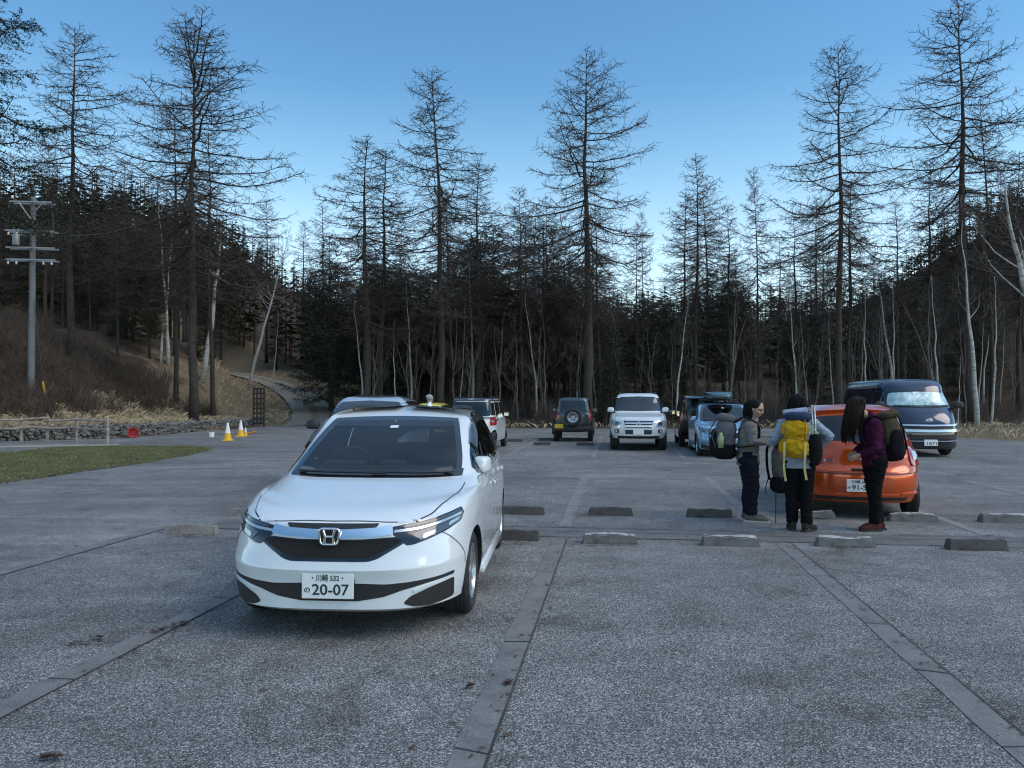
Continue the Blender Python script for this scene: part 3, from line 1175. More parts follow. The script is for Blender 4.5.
# wood behind: crowded trees that nothing tells apart share a label and a group
SAP = [bare_mesh(61, 8, .07, 2.4, GBARK, GTWIG, (.04, 0), None, .16, 3, .2, 14), bare_mesh(62, 7, .06, 2.2, GBARK, GTWIG, (-.06, 0), .4, .18, 3, .18, 13), bare_mesh(63, 10, .09, 2.6, GBARK, GTWIG, (.0, .03), .35, .14, 3, .3, 14)]
r_ = random.Random(77)


def free(x, y, placed, dmin):
    if inside((x, y), LOT) or seg_dist((x, y), ROAD)[0] < 3.2 or (x > 15 and y < 43):
        return False
    return all((x - a) ** 2 + (y - b) ** 2 > dmin * dmin for a, b in placed)


PL = []
G1 = 'crowded bare larches of the wood behind the lot'
G2 = 'dark evergreens of the wood behind the lot'
G3 = 'thin grey bare saplings at the foot of the wood'
G4 = 'thin pale birches scattered in the wood'
L1 = 'bare larch among the crowded trunks of the wood behind the lot'
L2 = 'dark evergreen among the crowded trunks of the wood behind the lot'
L3 = 'thin grey bare sapling at the dark foot of the wood'
L4 = 'thin pale birch stem scattered in the dark wood'


def fill(n, ylo, yhi, pw, dmin, fn, xl=-.72, xr=.74):
    k = tries = 0
    while k < n and tries < 6000:
        tries += 1
        y = ylo + (yhi - ylo) * r_.random() ** pw
        x = r_.uniform(xl, xr) * y
        if not free(x, y, PL, dmin):
            continue
        dw = seg_dist((x, y), WALL)
        if x < -14 and dw[3] > 0 and dw[0] < 9:
            continue
        if -.40 < x / y < -.26 and y < 70 and x > -26:
            continue
        PL.append((x, y)); k += 1
        fn(x, y)


def _larch(x, y):
    k = r_.choice((1, 2, 2, 4, 4))
    top = r_.uniform(185, 290)
    if .13 < x / y < .22:
        top = max(top, 275)
    s = max(.45, ((HOR - top) / FOC * y + EYE - height(x, y)) / LH[k])
    plant_tree('larch_tree', LAR[k], x, y, r_.uniform(0, 6.28), L1, 'tree', G1, (s * 1.15, s * 1.15, s))


def _ever(x, y):
    k = r_.choice((0, 1, 2, 2, 3, 3))
    top = r_.uniform(262, 322) if x / y > -.33 else r_.uniform(190, 262)
    if .10 < x / y < .26:
        top = max(top, 300)
    s = max(.3, ((HOR - top) / FOC * y + EYE - height(x, y)) / FH[k])
    plant_tree('evergreen_tree', FIR[k], x, y, r_.uniform(0, 6.28), L2, 'tree', G2, (s * 1.25, s * 1.25, s))


def _sap(x, y):
    s = r_.uniform(.6, 1.05)
    plant_tree('bare_sapling', r_.choice(SAP), x, y, r_.uniform(0, 6.28), L3, 'tree', G3, (s, s, s))


def _bir(x, y):
    s = r_.uniform(.6, 1.0)
    plant_tree('birch_tree', BIR[r_.choice((0, 2, 2))], x, y, r_.uniform(0, 6.28), L4, 'tree', G4, (s * .8, s * .8, s))


fill(60, 50, 95, 1.3, 1.6, _larch)
fill(85, 52, 92, 1.2, 1.8, _ever)


def _tall(x, y):
    k = r_.choice((2, 3, 0, 2))
    top = r_.uniform(222, 285)
    s = ((HOR - top) / FOC * y + EYE - height(x, y)) / FH[k]
    plant_tree('evergreen_tree', FIR[k], x, y, r_.uniform(0, 6.28), L2, 'tree', G2, (s * 1.1, s * 1.1, s))


fill(15, 52, 74, 1.0, 2.2, _tall, -.26, .10)
fill(16, 50, 72, 1.0, 1.8, _larch, -.26, .13)
fill(70, 45.5, 70, 1.4, 1.1, _sap, -.3, .74)
fill(36, 45.5, 62, 1.4, 1.0, _bir, -.2, .74)
# the far wooded crest
FARW = MB()
for i in range(1700):
    y = 84 + 100 * r_.random() ** 1.4; x = r_.uniform(-.8, .8) * y
    if seg_dist((x, y), ROAD)[0] < 5:
        continue
    z = height(x, y); h = r_.uniform(5, 9); a0 = r_.uniform(0, 6)
    FARW.tube([(x, y, z), (x, y, z + h)], [.14, .03], 3, caps=False)
    for k in range(26):
        t = r_.uniform(.2, 1); a = a0 + k * 2.4; L = 2.4 * (1.1 - t) * r_.uniform(.5, 1.2)
        p = Vector((x, y, z + h * t)); d = Vector((math.cos(a), math.sin(a), -.25))
        q = Vector((-d.y, d.x, r_.uniform(-.5, .5))) * .35
        FARW.add([p, p + d * L * .6 + q, p + d * L, p + d * L * .6 - q], [(0, 1, 2, 3)])
FARW.obj('distant_woods', NEEDB, kind='stuff')

# ================================================================== things along the bank
STONE = concrete_mat('wall_stone', (.15, .145, .135), .12, 4.5)


def stone_wall():
    r_ = random.Random(8)
    mb = MB()
    for i in range(len(WALL) - 1):
        a, b = Vector(WALL[i]), Vector(WALL[i + 1])
        L = (b - a).length
        t = (b - a).normalized()
        ang = math.atan2(t.y, t.x)
        for row in range(5):
            s = r_.uniform(0, .2)
            while s < L:
                w_ = r_.uniform(.12, .30); h_ = r_.uniform(.09, .17)
                c = a + t * (s + w_ / 2)
                bm = bmesh.new()
                bmesh.ops.create_icosphere(bm, subdivisions=2, radius=.5)
                sd_ = r_.uniform(0, 99)
                for v in bm.verts:
                    p = v.co
                    p = Vector([math.copysign(abs(q * 2) ** .8 / 2, q) for q in p])
                    p *= 1 + .5 * noise.noise(p * 3 + Vector((sd_, 0, 0)))
                    v.co = Vector((p.x * w_, p.y * .36, p.z * h_ * 1.1))
                mb.addbm(bm, 0, Matrix.Translation((c.x + r_.uniform(-.05, .05), c.y + r_.uniform(-.07, .07), .04 + row * .105 + r_.uniform(-.035, .035))) @ Matrix.Rotation(ang + r_.uniform(-.5, .5), 4, 'Z') @ Matrix.Rotation(r_.uniform(-.4, .4), 4, 'Y'))
                s += w_ * .98
    return mb.obj('stone_wall', STONE, label='low dry stone wall holding the bank behind the log fence', cat='wall')


stone_wall()
WOOD = mat('weathered_wood', (.30, .24, .20), .9, var=.45, vscale=7, bump=.5, bscale=40)
fence = thing('log_fence', 'weathered log fence with two rails in front of the stone wall', 'fence', (0, 0, 0))
fp = [(-34, 28.2), (-29, 29.2), (-24.5, 30.3), (-19.7, 30.6 - .9), (-18.5, 30.0), (-17.0, 29.7), (-14.6, 28.0)]
fp = [(-29, 27.4), (-26.4, 27.7), (-23.9, 28.0), (-21.5, 28.4)] + [g(22, 442.3), g(48, 442.2), g(77, 442.2), g(108, 444.2)]
tops = []
for i, (x, y) in enumerate(fp):
    mb = MB()
    q = random.Random(i)
    t = (x + q.uniform(-.03, .03), y, .98)
    mb.tube([(x, y, -.1), (x, y, .5), t], [.062, .058, .055], 9)
    mb.obj('post', WOOD, fence, angle=40)
    tops.append((x, y))
for i in range(len(fp) - 1):
    for zz in (.86, .55):
        q = random.Random(i * 7 + int(zz * 10))
        a, b = Vector((*fp[i], zz + q.uniform(-.05, .05))), Vector((*fp[i + 1], zz + q.uniform(-.05, .05)))
        t = (b - a).normalized()
        mb = MB()
        off = Vector((.0, -.11, 0))
        m = a.lerp(b, .5) + Vector((0, 0, q.uniform(-.03, .03)))
        mb.tube([a - t * .12 + off, m + off, b + t * .12 + off], [.048, .044, .04], 7)
        mb.obj('rail', WOOD, fence, angle=40)

# utility pole
PC = concrete_mat('pole_concrete', (.135, .14, .145), .75, 2.)
STEEL = mat('galvanised_steel', (.27, .275, .28), .55, .3, var=.2, vscale=6)
DARKM = mat('dark_metal', (.03, .03, .033), .5, .3)
px_, py_ = g(31, 0, 35)
pole = thing('utility_pole', 'grey concrete utility pole with four crossarms on the bank', 'utility pole', (px_, py_, height(px_, py_)), .12)
zb = height(px_, py_)
HP = (HOR - 196) / FOC * 35 + EYE - zb
mb = MB()
mb.tube([(0, 0, -.5), (0, 0, HP * .5), (0, 0, HP)], [.155, .13, .105], 18)
mb.obj('mast', PC, pole, angle=50)


def pz(y):
    return (HOR - y) / FOC * 35 + EYE - zb


for yy, x0, x1 in ((202, -.92, .86), (231, -1.1, 1.0), (248, -1.05, 1.02), (260, -1.05, 1.05)):
    mb = MB()
    mb.box(((x0 + x1) / 2, -.2, pz(yy)), (x1 - x0, .065, .065))
    mb.box(((x0 + x1) / 2, .2, pz(yy)), (x1 - x0, .065, .065))
    mb.box((0, 0, pz(yy)), (.1, .44, .06))
    mb.obj('crossarm', STEEL, pole)
for s_ in (-1, 1):
    mb = MB()
    mb.tube([(s_ * .5, -.26, pz(203)), (0, -.26, pz(219)), (s_ * .55, -.26, pz(231))], .03, 5)
    mb.obj('brace', STEEL, pole)
INS = mat('white_insulator', (.6, .6, .58), .35)
for x in (-.95, -.6, .55, .9):
    for yy in (231, 260):
        mb = MB()
        mb.lathe([(.0, 0), (.05, .0), (.03, .04), (.055, .06), (.03, .1), (.05, .12), (.0, .16)], 'z', 10, (x, -.2, pz(yy) - .22))
        mb.obj('insulator', INS, pole, smooth=True)
mb = MB()
mb.lathe([(0, -.26), (.13, -.26), (.145, -.22), (.145, .2), (.11, .25), (0, .27)], 'z', 18, (-.52, -.42, pz(241)))
mb.box((-.52, -.2, pz(236)), (.5, .35, .05))
for dx in (-.1, .1):
    mb.tube([(-.52 + dx, -.42, pz(241) + .3), (-.52 + dx, -.42, pz(241) + .5)], [.04, .02], 8)
mb.obj('transformer', mat('transformer_paint', (.19, .20, .21), .5, .2), pole, angle=40)
mb = MB()
a, b = Vector((.05, -.05, pz(290))), Vector((.75, -.35, .0))
mb.tube([a, b], .014, 5)
mb.lathe([(0, -.06), (.06, -.04), (.06, .04), (0, .06)], 'z', 8, tuple(a.lerp(b, .52)))
gw = mb.obj('guy_wire', DARKM, pole)
mb = MB()
mb.tube([b + (a - b) * .02, b + (a - b) * .14], .05, 8)
mb.obj('guard_sleeve', mat('yellow_plastic', (.75, .50, .02), .5), gw)
for s_ in (-1, 1):
    mb = MB()
    p = [(s_ * .86, -.25, pz(203)), (s_ * .98, -.3, pz(216)), (s_ * 1.0, -.28, pz(229))]
    mb.tube(p, .022, 5)
    mb.obj('cable', DARKM, pole)

# cones
CY = mat('cone_yellow', (.72, .40, .02), .5, var=.12, vscale=6)
CWH = mat('cone_white', (.72, .72, .70), .5, var=.1, vscale=6)


def cone(px, py, h, label, grp):
    x, y = g(px, py)
    t = thing('traffic_cone', label, 'traffic cone', (x, y, .004), .3, grp)
    k = h / .7
    mb = MB(); mb.rbox((0, 0, .025 * k), (.40 * k, .40 * k, .045 * k), .015)
    mb.obj('foot', CY, t)
    r0 = .15 * k
    lo, mid, hi = .045 * k, .30 * k, .7 * k

    def rr(z):
        return r0 + (.028 * k - r0) * (z - lo) / (hi - lo)
    mb = MB(); mb.lathe([(rr(lo), lo), (rr(mid), mid)], 'z', 20); mb.obj('lower_sleeve', CY, t, smooth=True)
    mb = MB(); mb.lathe([(rr(mid), mid), (rr(hi), hi), (0, hi)], 'z', 20); mb.obj('upper_sleeve', CWH, t, angle=50)


cone(228, 441, .72, 'yellow and white traffic cone nearest the lawn', 'traffic cones')
cone(241, 436.8, .72, 'yellow and white traffic cone farther back, next to the small white cone', 'traffic cones')
cone(245.8, 436, .38, 'small pale traffic cone, shortest of the three', 'traffic cones')
mb = MB()
a, b = g(246, 434.5), g(256, 432.3)
mb.tube([(*a, .04), (*b, .04)], .035, 8)
mb.obj('orange_bar', mat('orange_plastic', (.70, .18, .03), .5), label='orange bar lying on the asphalt behind the traffic cones', cat='bar')
x, y = g(212, 437.3)
mb = MB()
mb.lathe([(0, 0), (.13, 0), (.15, .26), (.155, .26), (.155, .28), (.13, .28), (.12, .04), (0, .04)], 'z', 18, (x, y, .01))
mb.v = [(x + (v[0] - x) * .75, y + (v[1] - y) * .75, v[2] * .75) for v in mb.v]
mb.obj('white_bucket', CWH, angle=40, label='small white bucket on the asphalt left of the cones', cat='bucket')
x, y = g(134, 437.6)
t = thing('red_tub', 'red plastic tub lying on its side before the stone wall', 'tub', (x, y, .225), .38)
t.scale = (.82, .82, .82)
RED = mat('red_plastic', (.50, .03, .035), .45, var=.15, vscale=8)
mb = MB()
prof = [(.17, .18), (.20, .16), (.235, -.16), (.265, -.18), (.265, -.20), (.23, -.20), (.215, -.16), (.18, .11), (0, .11)]
mb.lathe([(0, .18)] + prof, 'y', 22)
mb.obj('shell', RED, t, angle=40)
mb = MB()
mb.tube([(math.cos(a) * .27, -.21 - .05 * math.sin(a * 1.0), math.sin(a) * .27) for a in [math.pi * (1.08 + .84 * k / 12) for k in range(13)]], .012, 6)
mb.obj('handle', DARKM, t)

# lattice board by the road mouth
x, y = g(259, 0, 45.5)
zb = height(x, y) - .02
t = thing('lattice_board', 'dark wooden lattice board standing where the wall ends', 'lattice board', (x, y, zb), -.2)
DW = mat('dark_wood', (.045, .036, .03), .9, var=.4, vscale=9)
hh = (HOR - 387) / FOC * 45.5 + EYE - zb
for s_ in (-1, 1):
    mb = MB(); mb.box((s_ * .34, 0, hh / 2), (.08, .08, hh)); mb.obj('post', DW, t)
mb = MB()
for k in range(2):
    mb.box((-.113 + k * .226, 0, hh * .53), (.10, .03, hh * .9))
for k in range(8):
    mb.box((0, .032, hh * (.1 + .86 * k / 7)), (.62, .03, .10))
mb.obj('lattice', DW, t)


# ================================================================== wheel stops
STOPC = concrete_mat('wheel_stop_concrete', (.125, .122, .118), .3, 9.)
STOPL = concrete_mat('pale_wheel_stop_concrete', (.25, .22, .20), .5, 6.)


def stop_mesh(seed, L, mt, top_mt=None):
    r_ = random.Random(seed)
    bm = bmesh.new()
    bmesh.ops.create_cube(bm, size=1)
    for v in bm.verts:
        top = v.co.z > 0
        v.co = Vector((v.co.x * (L - (.05 if top else 0)), v.co.y * (.11 if top else .15), v.co.z * .11 + .055))
    bmesh.ops.bevel(bm, geom=[e for e in bm.edges if max(v.co.z for v in e.verts) > .06], offset=.012, segments=2, affect='EDGES')
    for ax, n, lo, hi in ((0, 24, -L / 2, L / 2), (2, 4, 0, .11), (1, 4, -.07, .07)):
        for i in range(1, n):
            no = Vector([1 if k == ax else 0 for k in range(3)])
            bmesh.ops.bisect_plane(bm, geom=bm.verts[:] + bm.edges[:] + bm.faces[:], plane_co=no * (lo + (hi - lo) * i / n), plane_no=no)
    for v in bm.verts:
        q = v.co * 9 + Vector((seed * 3.1, 0, 0))
        k = .5 + .8 * max(0, v.co.z / .11)
        v.co += Vector((noise.noise(q), noise.noise(q + Vector((9, 0, 0))), noise.noise(q + Vector((0, 7, 0))) - .2)) * .010 * k
        v.co += Vector((0, 0, -1)) * .035 * max(0, noise.noise(q * .45) - .25) * (v.co.z / .11)
    mb = MB(); mb.addbm(bm)
    me = mb.mesh('wheel_stop', [mt, top_mt or mt], angle=35)
    if top_mt:      # paler patches scattered over the upper face
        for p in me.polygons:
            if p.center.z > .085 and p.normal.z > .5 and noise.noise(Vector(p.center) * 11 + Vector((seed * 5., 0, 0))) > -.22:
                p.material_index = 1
    return me


STOPD = concrete_mat('dark_wheel_stop_concrete', (.07, .066, .062), .3, 9.)
STOPW = concrete_mat('pale_stop_top', (.40, .39, .37), .4, 14.)
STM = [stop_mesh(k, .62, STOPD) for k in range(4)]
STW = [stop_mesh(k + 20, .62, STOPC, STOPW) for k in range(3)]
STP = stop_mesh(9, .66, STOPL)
GS = 'concrete wheel stops between the near bays'
for k, (px, py, lab) in enumerate([
        (190, 534, 'pale weathered wheel stop left of the white car, nearest the lane'), (513, 540, 'wheel stop half hidden by the rear wheel of the white car'),
        (610, 543.5, 'worn wheel stop with rusty leaf dirt in front, right of the middle band'), (731, 546, 'pale topped wheel stop below the hiker in the grey jacket'),
        (846, 547, 'wheel stop below the red shoes of the bowed hiker'), (978, 550, 'wheel stop at the far right of the front row, lying askew'),
        (252, 516, 'wheel stop behind the left headlamp of the white car'), (523, 514.3, 'dark wheel stop right of the white car in the back row'),
        (611, 515.3, 'dark wheel stop of the back row beyond the middle band'), (710, 517.3, 'wheel stop behind the feet of the hiker in the grey jacket'),
        (812, 518.5, 'wheel stop in front of the left rear wheel of the orange car'), (914, 521.5, 'wheel stop in front of the right rear wheel of the orange car'),
        (1006, 522.5, 'wheel stop of the back row at the right edge of the photo')]):
    x, y = g(px, py)
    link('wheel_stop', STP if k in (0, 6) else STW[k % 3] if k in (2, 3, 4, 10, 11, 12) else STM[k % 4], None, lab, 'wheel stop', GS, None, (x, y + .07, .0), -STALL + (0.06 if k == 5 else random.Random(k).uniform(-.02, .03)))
GF = 'wheel stops in the far double row'
for px, py, lab in [(515, 441.8, 'far wheel stop right of the boxy white car'), (546, 440.6, 'far wheel stop at the left rear wheel of the grey off-roader'), (542, 445.2, 'far wheel stop in front of the far row, left of the grey off-roader'),
                    (585, 440.9, 'far wheel stop at the right rear wheel of the grey off-roader'), (585, 445.4, 'far wheel stop in front of the grey off-roader, nearer row')]:
    x, y = g(px, py)
    link('wheel_stop', STM[px % 4], None, lab, 'wheel stop', GF, None, (x, y, 0), -STALL)
# ================================================================== vehicles
def pane_mat(tint=(.62, .68, .69, 1), name='clear_glass'):
    m = bpy.data.materials.new(name)
    m.use_nodes = True
    nt = m.node_tree
    nt.nodes.remove(nt.nodes['Principled BSDF'])
    tr = nt.nodes.new('ShaderNodeBsdfTransparent'); tr.inputs[0].default_value = tint
    gl = nt.nodes.new('ShaderNodeBsdfGlossy'); gl.inputs['Roughness'].default_value = .02
    fr = nt.nodes.new('ShaderNodeFresnel'); fr.inputs[0].default_value = 1.6
    mx = nt.nodes.new('ShaderNodeMixShader')
    nt.links.new(fr.outputs[0], mx.inputs[0]); nt.links.new(tr.outputs[0], mx.inputs[1]); nt.links.new(gl.outputs[0], mx.inputs[2])
    nt.links.new(mx.outputs[0], nt.nodes['Material Output'].inputs['Surface'])
    return m


PANE = pane_mat()
PANED = pane_mat((.22, .24, .245, 1), 'tinted_glass')


def paint(name, col, flake=.0, rough=.28):
    m = mat(name, col, rough, flake, 1.0, .5, var=.05, vscale=2.5)
    return m


GLASS = mat('dark_glass', (.012, .014, .016), .04, 0, .0, .6)
GLASSB = mat('windscreen_glass', (.022, .027, .032), .05, 0, 0, .8)
BLACKP = mat('black_plastic', (.018, .018, .019), .55)
GLOSSB = mat('gloss_black', (.008, .008, .009), .12, 0, .6)
CHROME = mat('chrome', (.78, .79, .80), .09, 1.)
BRIGHT = mat('bright_trim', (.70, .71, .72), .22, .55)
SILV = mat('silver_trim', (.55, .56, .57), .3, .85)
LENS = mat('clear_lens', (.085, .09, .10), .08, .3, .5, .6)
LENSW = mat('lamp_reflector', (.48, .50, .52), .2, .6, .4)
REDL = mat('red_lens', (.32, .012, .016), .12, 0, .9)
PLATEW = mat('plate_white', (.74, .75, .74), .45)
PLATEY = mat('plate_yellow', (.62, .40, .02), .45)
INKG = mat('plate_ink_green', (.004, .022, .016), .5)
INKB = mat('ink_black', (.012, .012, .012), .5)
RUB = mat('tyre_rubber', (.022, .022, .023), .82, var=.3, vscale=14, bump=.3, bscale=60)
ALLOY = mat('alloy_rim', (.42, .43, .44), .35, .8)
DARKRIM = mat('dark_rim', (.05, .05, .053), .4, .5)
WELL = mat('wheel_well', (.010, .010, .010), .95)
MIRG = mat('mirror_glass', (.55, .57, .6), .04, 1.)


class RG:
    """one plan outline of the body: a rounded rectangle whose height may differ at nose, flanks and tail"""
    def __init__(self, xf, xr, w, zf, zs=None, zr=None, n=6, m=2.6, nr=None, mr=None, p=2., crease=False):
        self.xf, self.xr, self.w = xf, xr, w
        self.zf = zf; self.zs = zf if zs is None else zs; self.zr = self.zs if zr is None else zr
        self.n, self.m, self.nr, self.mr, self.p, self.crease = n, m, nr or n, mr or m, p, crease

    def pts(self, N, xm):
        t = (np.arange(N) + .5) / N * 2 * math.pi
        c, s = np.cos(t), np.sin(t)
        fr = c > 0
        n = np.where(fr, self.n, self.nr); m = np.where(fr, self.m, self.mr)
        ac = np.abs(c) ** (2 / n)
        y = np.sign(s) * self.w * np.abs(s) ** (2 / m)
        x = np.where(fr, xm + (self.xf - xm) * ac, xm + (self.xr - xm) * ac)
        z = self.zs + (np.where(fr, self.zf, self.zr) - self.zs) * ac ** self.p
        return np.stack([x, y, z], 1)


def car_shell(rings, N=128, sub=6, xm=0.):
    K = [r.pts(N, xm) for r in rings]
    P = np.stack(K)                                  # rings x N x 3
    k = len(rings)
    d = np.linalg.norm(np.diff(P, axis=0), axis=2)[..., None] + 1e-5
    sec = np.diff(P, axis=0) / d
    ml = np.zeros_like(P); mr_ = np.zeros_like(P)
    for i in range(k):
        if i == 0:
            ml[i] = mr_[i] = sec[0]
        elif i == k - 1:
            ml[i] = mr_[i] = sec[-1]
        elif rings[i].crease:
            ml[i] = sec[i - 1]; mr_[i] = sec[i]
        else:
            a, b = sec[i - 1], sec[i]
            wa, wb = d[i], d[i - 1]
            mm = (a * wa + b * wb) / (wa + wb)
            lim = np.minimum(np.abs(a), np.abs(b)) * 3
            mm = np.clip(mm, -lim, lim)
            mm = np.where(a * b <= 0, mm * .15, mm)
            ml[i] = mr_[i] = mm
    rows = []
    for i in range(k - 1):
        for q in range(sub):
            t = q / sub
            h00, h10, h01, h11 = 2 * t ** 3 - 3 * t * t + 1, t ** 3 - 2 * t * t + t, -2 * t ** 3 + 3 * t * t, t ** 3 - t * t
            rows.append(h00 * P[i] + h10 * d[i] * mr_[i] + h01 * P[i + 1] + h11 * d[i] * ml[i + 1])
    rows.append(P[-1])
    mb = MB()
    for r in rows:
        mb.v += [tuple(p) for p in r.tolist()]
    M = len(rows)
    for i in range(M - 1):
        for j in range(N):
            j2 = (j + 1) % N
            mb.f.append([i * N + j, i * N + j2, (i + 1) * N + j2, (i + 1) * N + j]); mb.mi.append(0)
    mb.f.append(list(range(N))[::-1]); mb.mi.append(1)
    mb.f.append([(M - 1) * N + j for j in range(N)]); mb.mi.append(0)
    return mb


def boolean_cut(me, cut_mb, mats):
    a = bpy.data.objects.new('a', me); COL.objects.link(a)
    cm = cut_mb.mesh('cut', mats)
    bm = bmesh.new(); bm.from_mesh(cm); bmesh.ops.recalc_face_normals(bm, faces=bm.faces); bm.to_mesh(cm); bm.free()
    b = bpy.data.objects.new('b', cm); COL.objects.link(b)
    md = a.modifiers.new('b', 'BOOLEAN'); md.object = b; md.operation = 'DIFFERENCE'; md.solver = 'EXACT'
    dg = bpy.context.evaluated_depsgraph_get()
    out = bpy.data.meshes.new_from_object(a.evaluated_get(dg))
    bpy.data.objects.remove(a); bpy.data.objects.remove(b)
    return out


def wheel(parent, x, y, r, wd, sgn, rim=ALLOY, spokes=10, rimr=.66, steering=0.):
    e = link('wheel', None, parent)
    e.location = (x, y, r)
    e.rotation_euler = (0, 0, steering)
    h = wd / 2
    q = rimr * r
    mb = MB()
    prof = [(q, -h * .8), (q + .012, -h * .92), (r * .9, -h), (r * .965, -h * .86), (r, -h * .62)]
    for z in (-.3, -.26, -.04, 0, .04, .26, .3):
        prof.append((r - (.008 if z in (-.26, 0., .26) else 0), h * z))
    prof += [(r, h * .62), (r * .965, h * .86), (r * .9, h), (q + .012, h * .92), (q, h * .8)]
    mb.lathe(prof, 'y', 40)
    mb.obj('tyre', RUB, e, angle=40)
    o = MB()
    f = sgn * h * .72
    o.lathe([(q, sgn * h * .9), (q - .012, sgn * h * .92), (q - .03, f * .7), (q - .03, -f)], 'y', 36)
    o.lathe([(0, f * .55), (q - .03, f * .45)], 'y', 24, mi=1)
    o.lathe([(0, f + sgn * .008), (.045, f + sgn * .006), (.06, f - sgn * .01), (.06, f * .4)], 'y', 18)
    for k in range(spokes):
        a = 2 * math.pi * k / spokes
        rot = Matrix.Rotation(-a, 3, 'Y')
        L = q - .05
        o.box(rot @ Vector((.05 + L / 2, f - sgn * .012, 0)), (L, .028, .11 * r if spokes < 8 else .06 * r), 0, rot)
    o.obj('rim', [rim, WELL], e, angle=35, fixn=False)
    return e


TXT = {}


def plate(parent, loc, ang, top, hira, num, yellow=False, pitch=0.):
    """Japanese number plate 0.33 x 0.165 m facing local +x"""
    mb = MB()
    rot = Matrix.Rotation(pitch, 4, 'Y')
    M0 = Matrix.Translation(Vector(loc)) @ Matrix.Rotation(ang, 4, 'Z') @ rot
    b = MB(); b.rbox((0, 0, 0), (.010, .33, .165), .004, 0, None, 1)
    mb.add([M0 @ Vector(v) for v in b.v], b.f, 0)
    base = M0 @ Matrix.Translation((.0062, 0, 0)) @ Matrix.Rotation(R(90), 4, 'Z') @ Matrix.Rotation(R(90), 4, 'X')
    for s, sz, px, py in ((top, .050, 0, .050), (hira, .042, -.130, -.028), (num, .100, .018, -.026)):
        if not s:
            continue
        me = text_mesh(s, sz)
        sx = 1.06
        if s == num:
            ws = [v.co.x for v in me.vertices]
            sx = .235 / (max(ws) - min(ws)) if len(num) > 3 else 1.
        elif s == top:
            ws = [v.co.x for v in me.vertices]
            sx = .20 / (max(ws) - min(ws))
        mesh_to_mb(mb, me, base @ Matrix.Translation((px, py, 0)) @ Matrix.Diagonal((sx, 1.0, 1, 1)), 1)
        bpy.data.meshes.remove(me)
    return mb.obj('number_plate', [PLATEY if yellow else PLATEW, INKB if yellow else INKG], parent)


class Car:
    def __init__(self, name, label, loc, heading, rings, pm, N=112, sub=6, xm=0., arches=(), cuts=None, cat='car', group=None, holes=None):
        self.root = thing(name, label, cat, (*loc, .0), heading, group)
        shell = car_shell(rings, N, sub, xm)
        me = shell.mesh('body', [pm, WELL])
        bm = bmesh.new(); bm.from_mesh(me); bmesh.ops.recalc_face_normals(bm, faces=bm.faces); bm.to_mesh(me); bm.free()
        self.bvh = BVHTree.FromPolygons([v.co.copy() for v in me.vertices], [list(p.vertices) for p in me.polygons])
        self.pm = pm
        c = MB()
        for x, r, w_ in arches:
            for s in (-1, 1):
                prof = [(0, s * (w_ - .28)), (r * .98, s * (w_ - .28)), (r, s * (w_ + .3)), (0, s * (w_ + .3))]
                n = 48
                bm = bmesh.new()
                q = MB(); q.prism([(x + r * math.cos(2 * math.pi * k / n), .0 + r * math.sin(2 * math.pi * k / n)) for k in range(n)], s * (w_ - .30), s * (w_ + .3), 'y', 1)
                zc = self_zc = r * .0
                c.add([(v[0], v[1], v[2] + arches_z(r)) for v in q.v], q.f, 1)
        for q in (cuts or []):
            c.add(q.v, q.f, 1)
        out = boolean_cut(me, c, [pm, WELL]) if c.v else me
        for q in (holes or []):
            out = boolean_cut(out, q, [pm, WELL])
        out.polygons.foreach_set('use_smooth', [True] * len(out.polygons))
        out.set_sharp_from_angle(angle=R(38))
        self.body = link('body', out, self.root)

    def hit(self, o, d):
        return self.bvh.ray_cast(Vector(o), Vector(d))[0]

    def front(self, y, z):
        h = self.hit((6, y, z), (-1, 0, 0)); return h.x if h else 2.

    def rear(self, y, z):
        h = self.hit((-6, y, z), (1, 0, 0)); return h.x if h else -2.

    def side(self, x, z, s=1):
        h = self.hit((x, s * 4, z), (0, -s, 0)); return h.y if h else s * .8

    def p(self, name, poly, axis, m, off=.004, r=.02, parent=None, both=False, th=0., cell=.05, skirt=.006):
        out = []
        for s in ((1, -1) if both else (1,)):
            pl = round_poly(poly, r) if r else poly
            ax = axis
            if s < 0:
                if axis[1:] == 'y':
                    ax = '-y' if axis == '+y' else '+y'
                else:
                    pl = mirror(pl)
            mb = patch(self.bvh, pl, ax, off, cell, th, skirt)
            out.append(mb.obj(name, m, parent or self.root, angle=50))
        return out if both else out[0]

    def panel(self, name, poly, axis, both=False, r=.03, off=.0045, gap=.005, cell=.045):
        """a painted panel with a dark shut line round it"""
        obs = self.p(name, poly, axis, self.pm, off, r, both=both, cell=cell)
        for o in (obs if both else [obs]):
            pass
        big = []
        c = Vector((sum(q[0] for q in poly) / len(poly), sum(q[1] for q in poly) / len(poly)))
        for q in poly:
            v = Vector(q[:2]) - c
            big.append(tuple(Vector(q[:2]) + v.normalized() * gap * 1.4) + tuple(q[2:]))
        gg = self.p('shut_line', big, axis, BLACKP, .001, r, both=both, cell=cell)
        for o, q in zip(obs if both else [obs], gg if both else [gg]):
            q.parent = o
        return obs


def arches_z(r):
    return Car.zc


Car.zc = .31


def heading(a):
    """a car whose nose points to the camera side, its axis turned a clockwise from the view axis"""
    return math.atan2(-math.cos(a), -math.sin(a))


def away(a):
    return math.atan2(math.cos(a), math.sin(a))


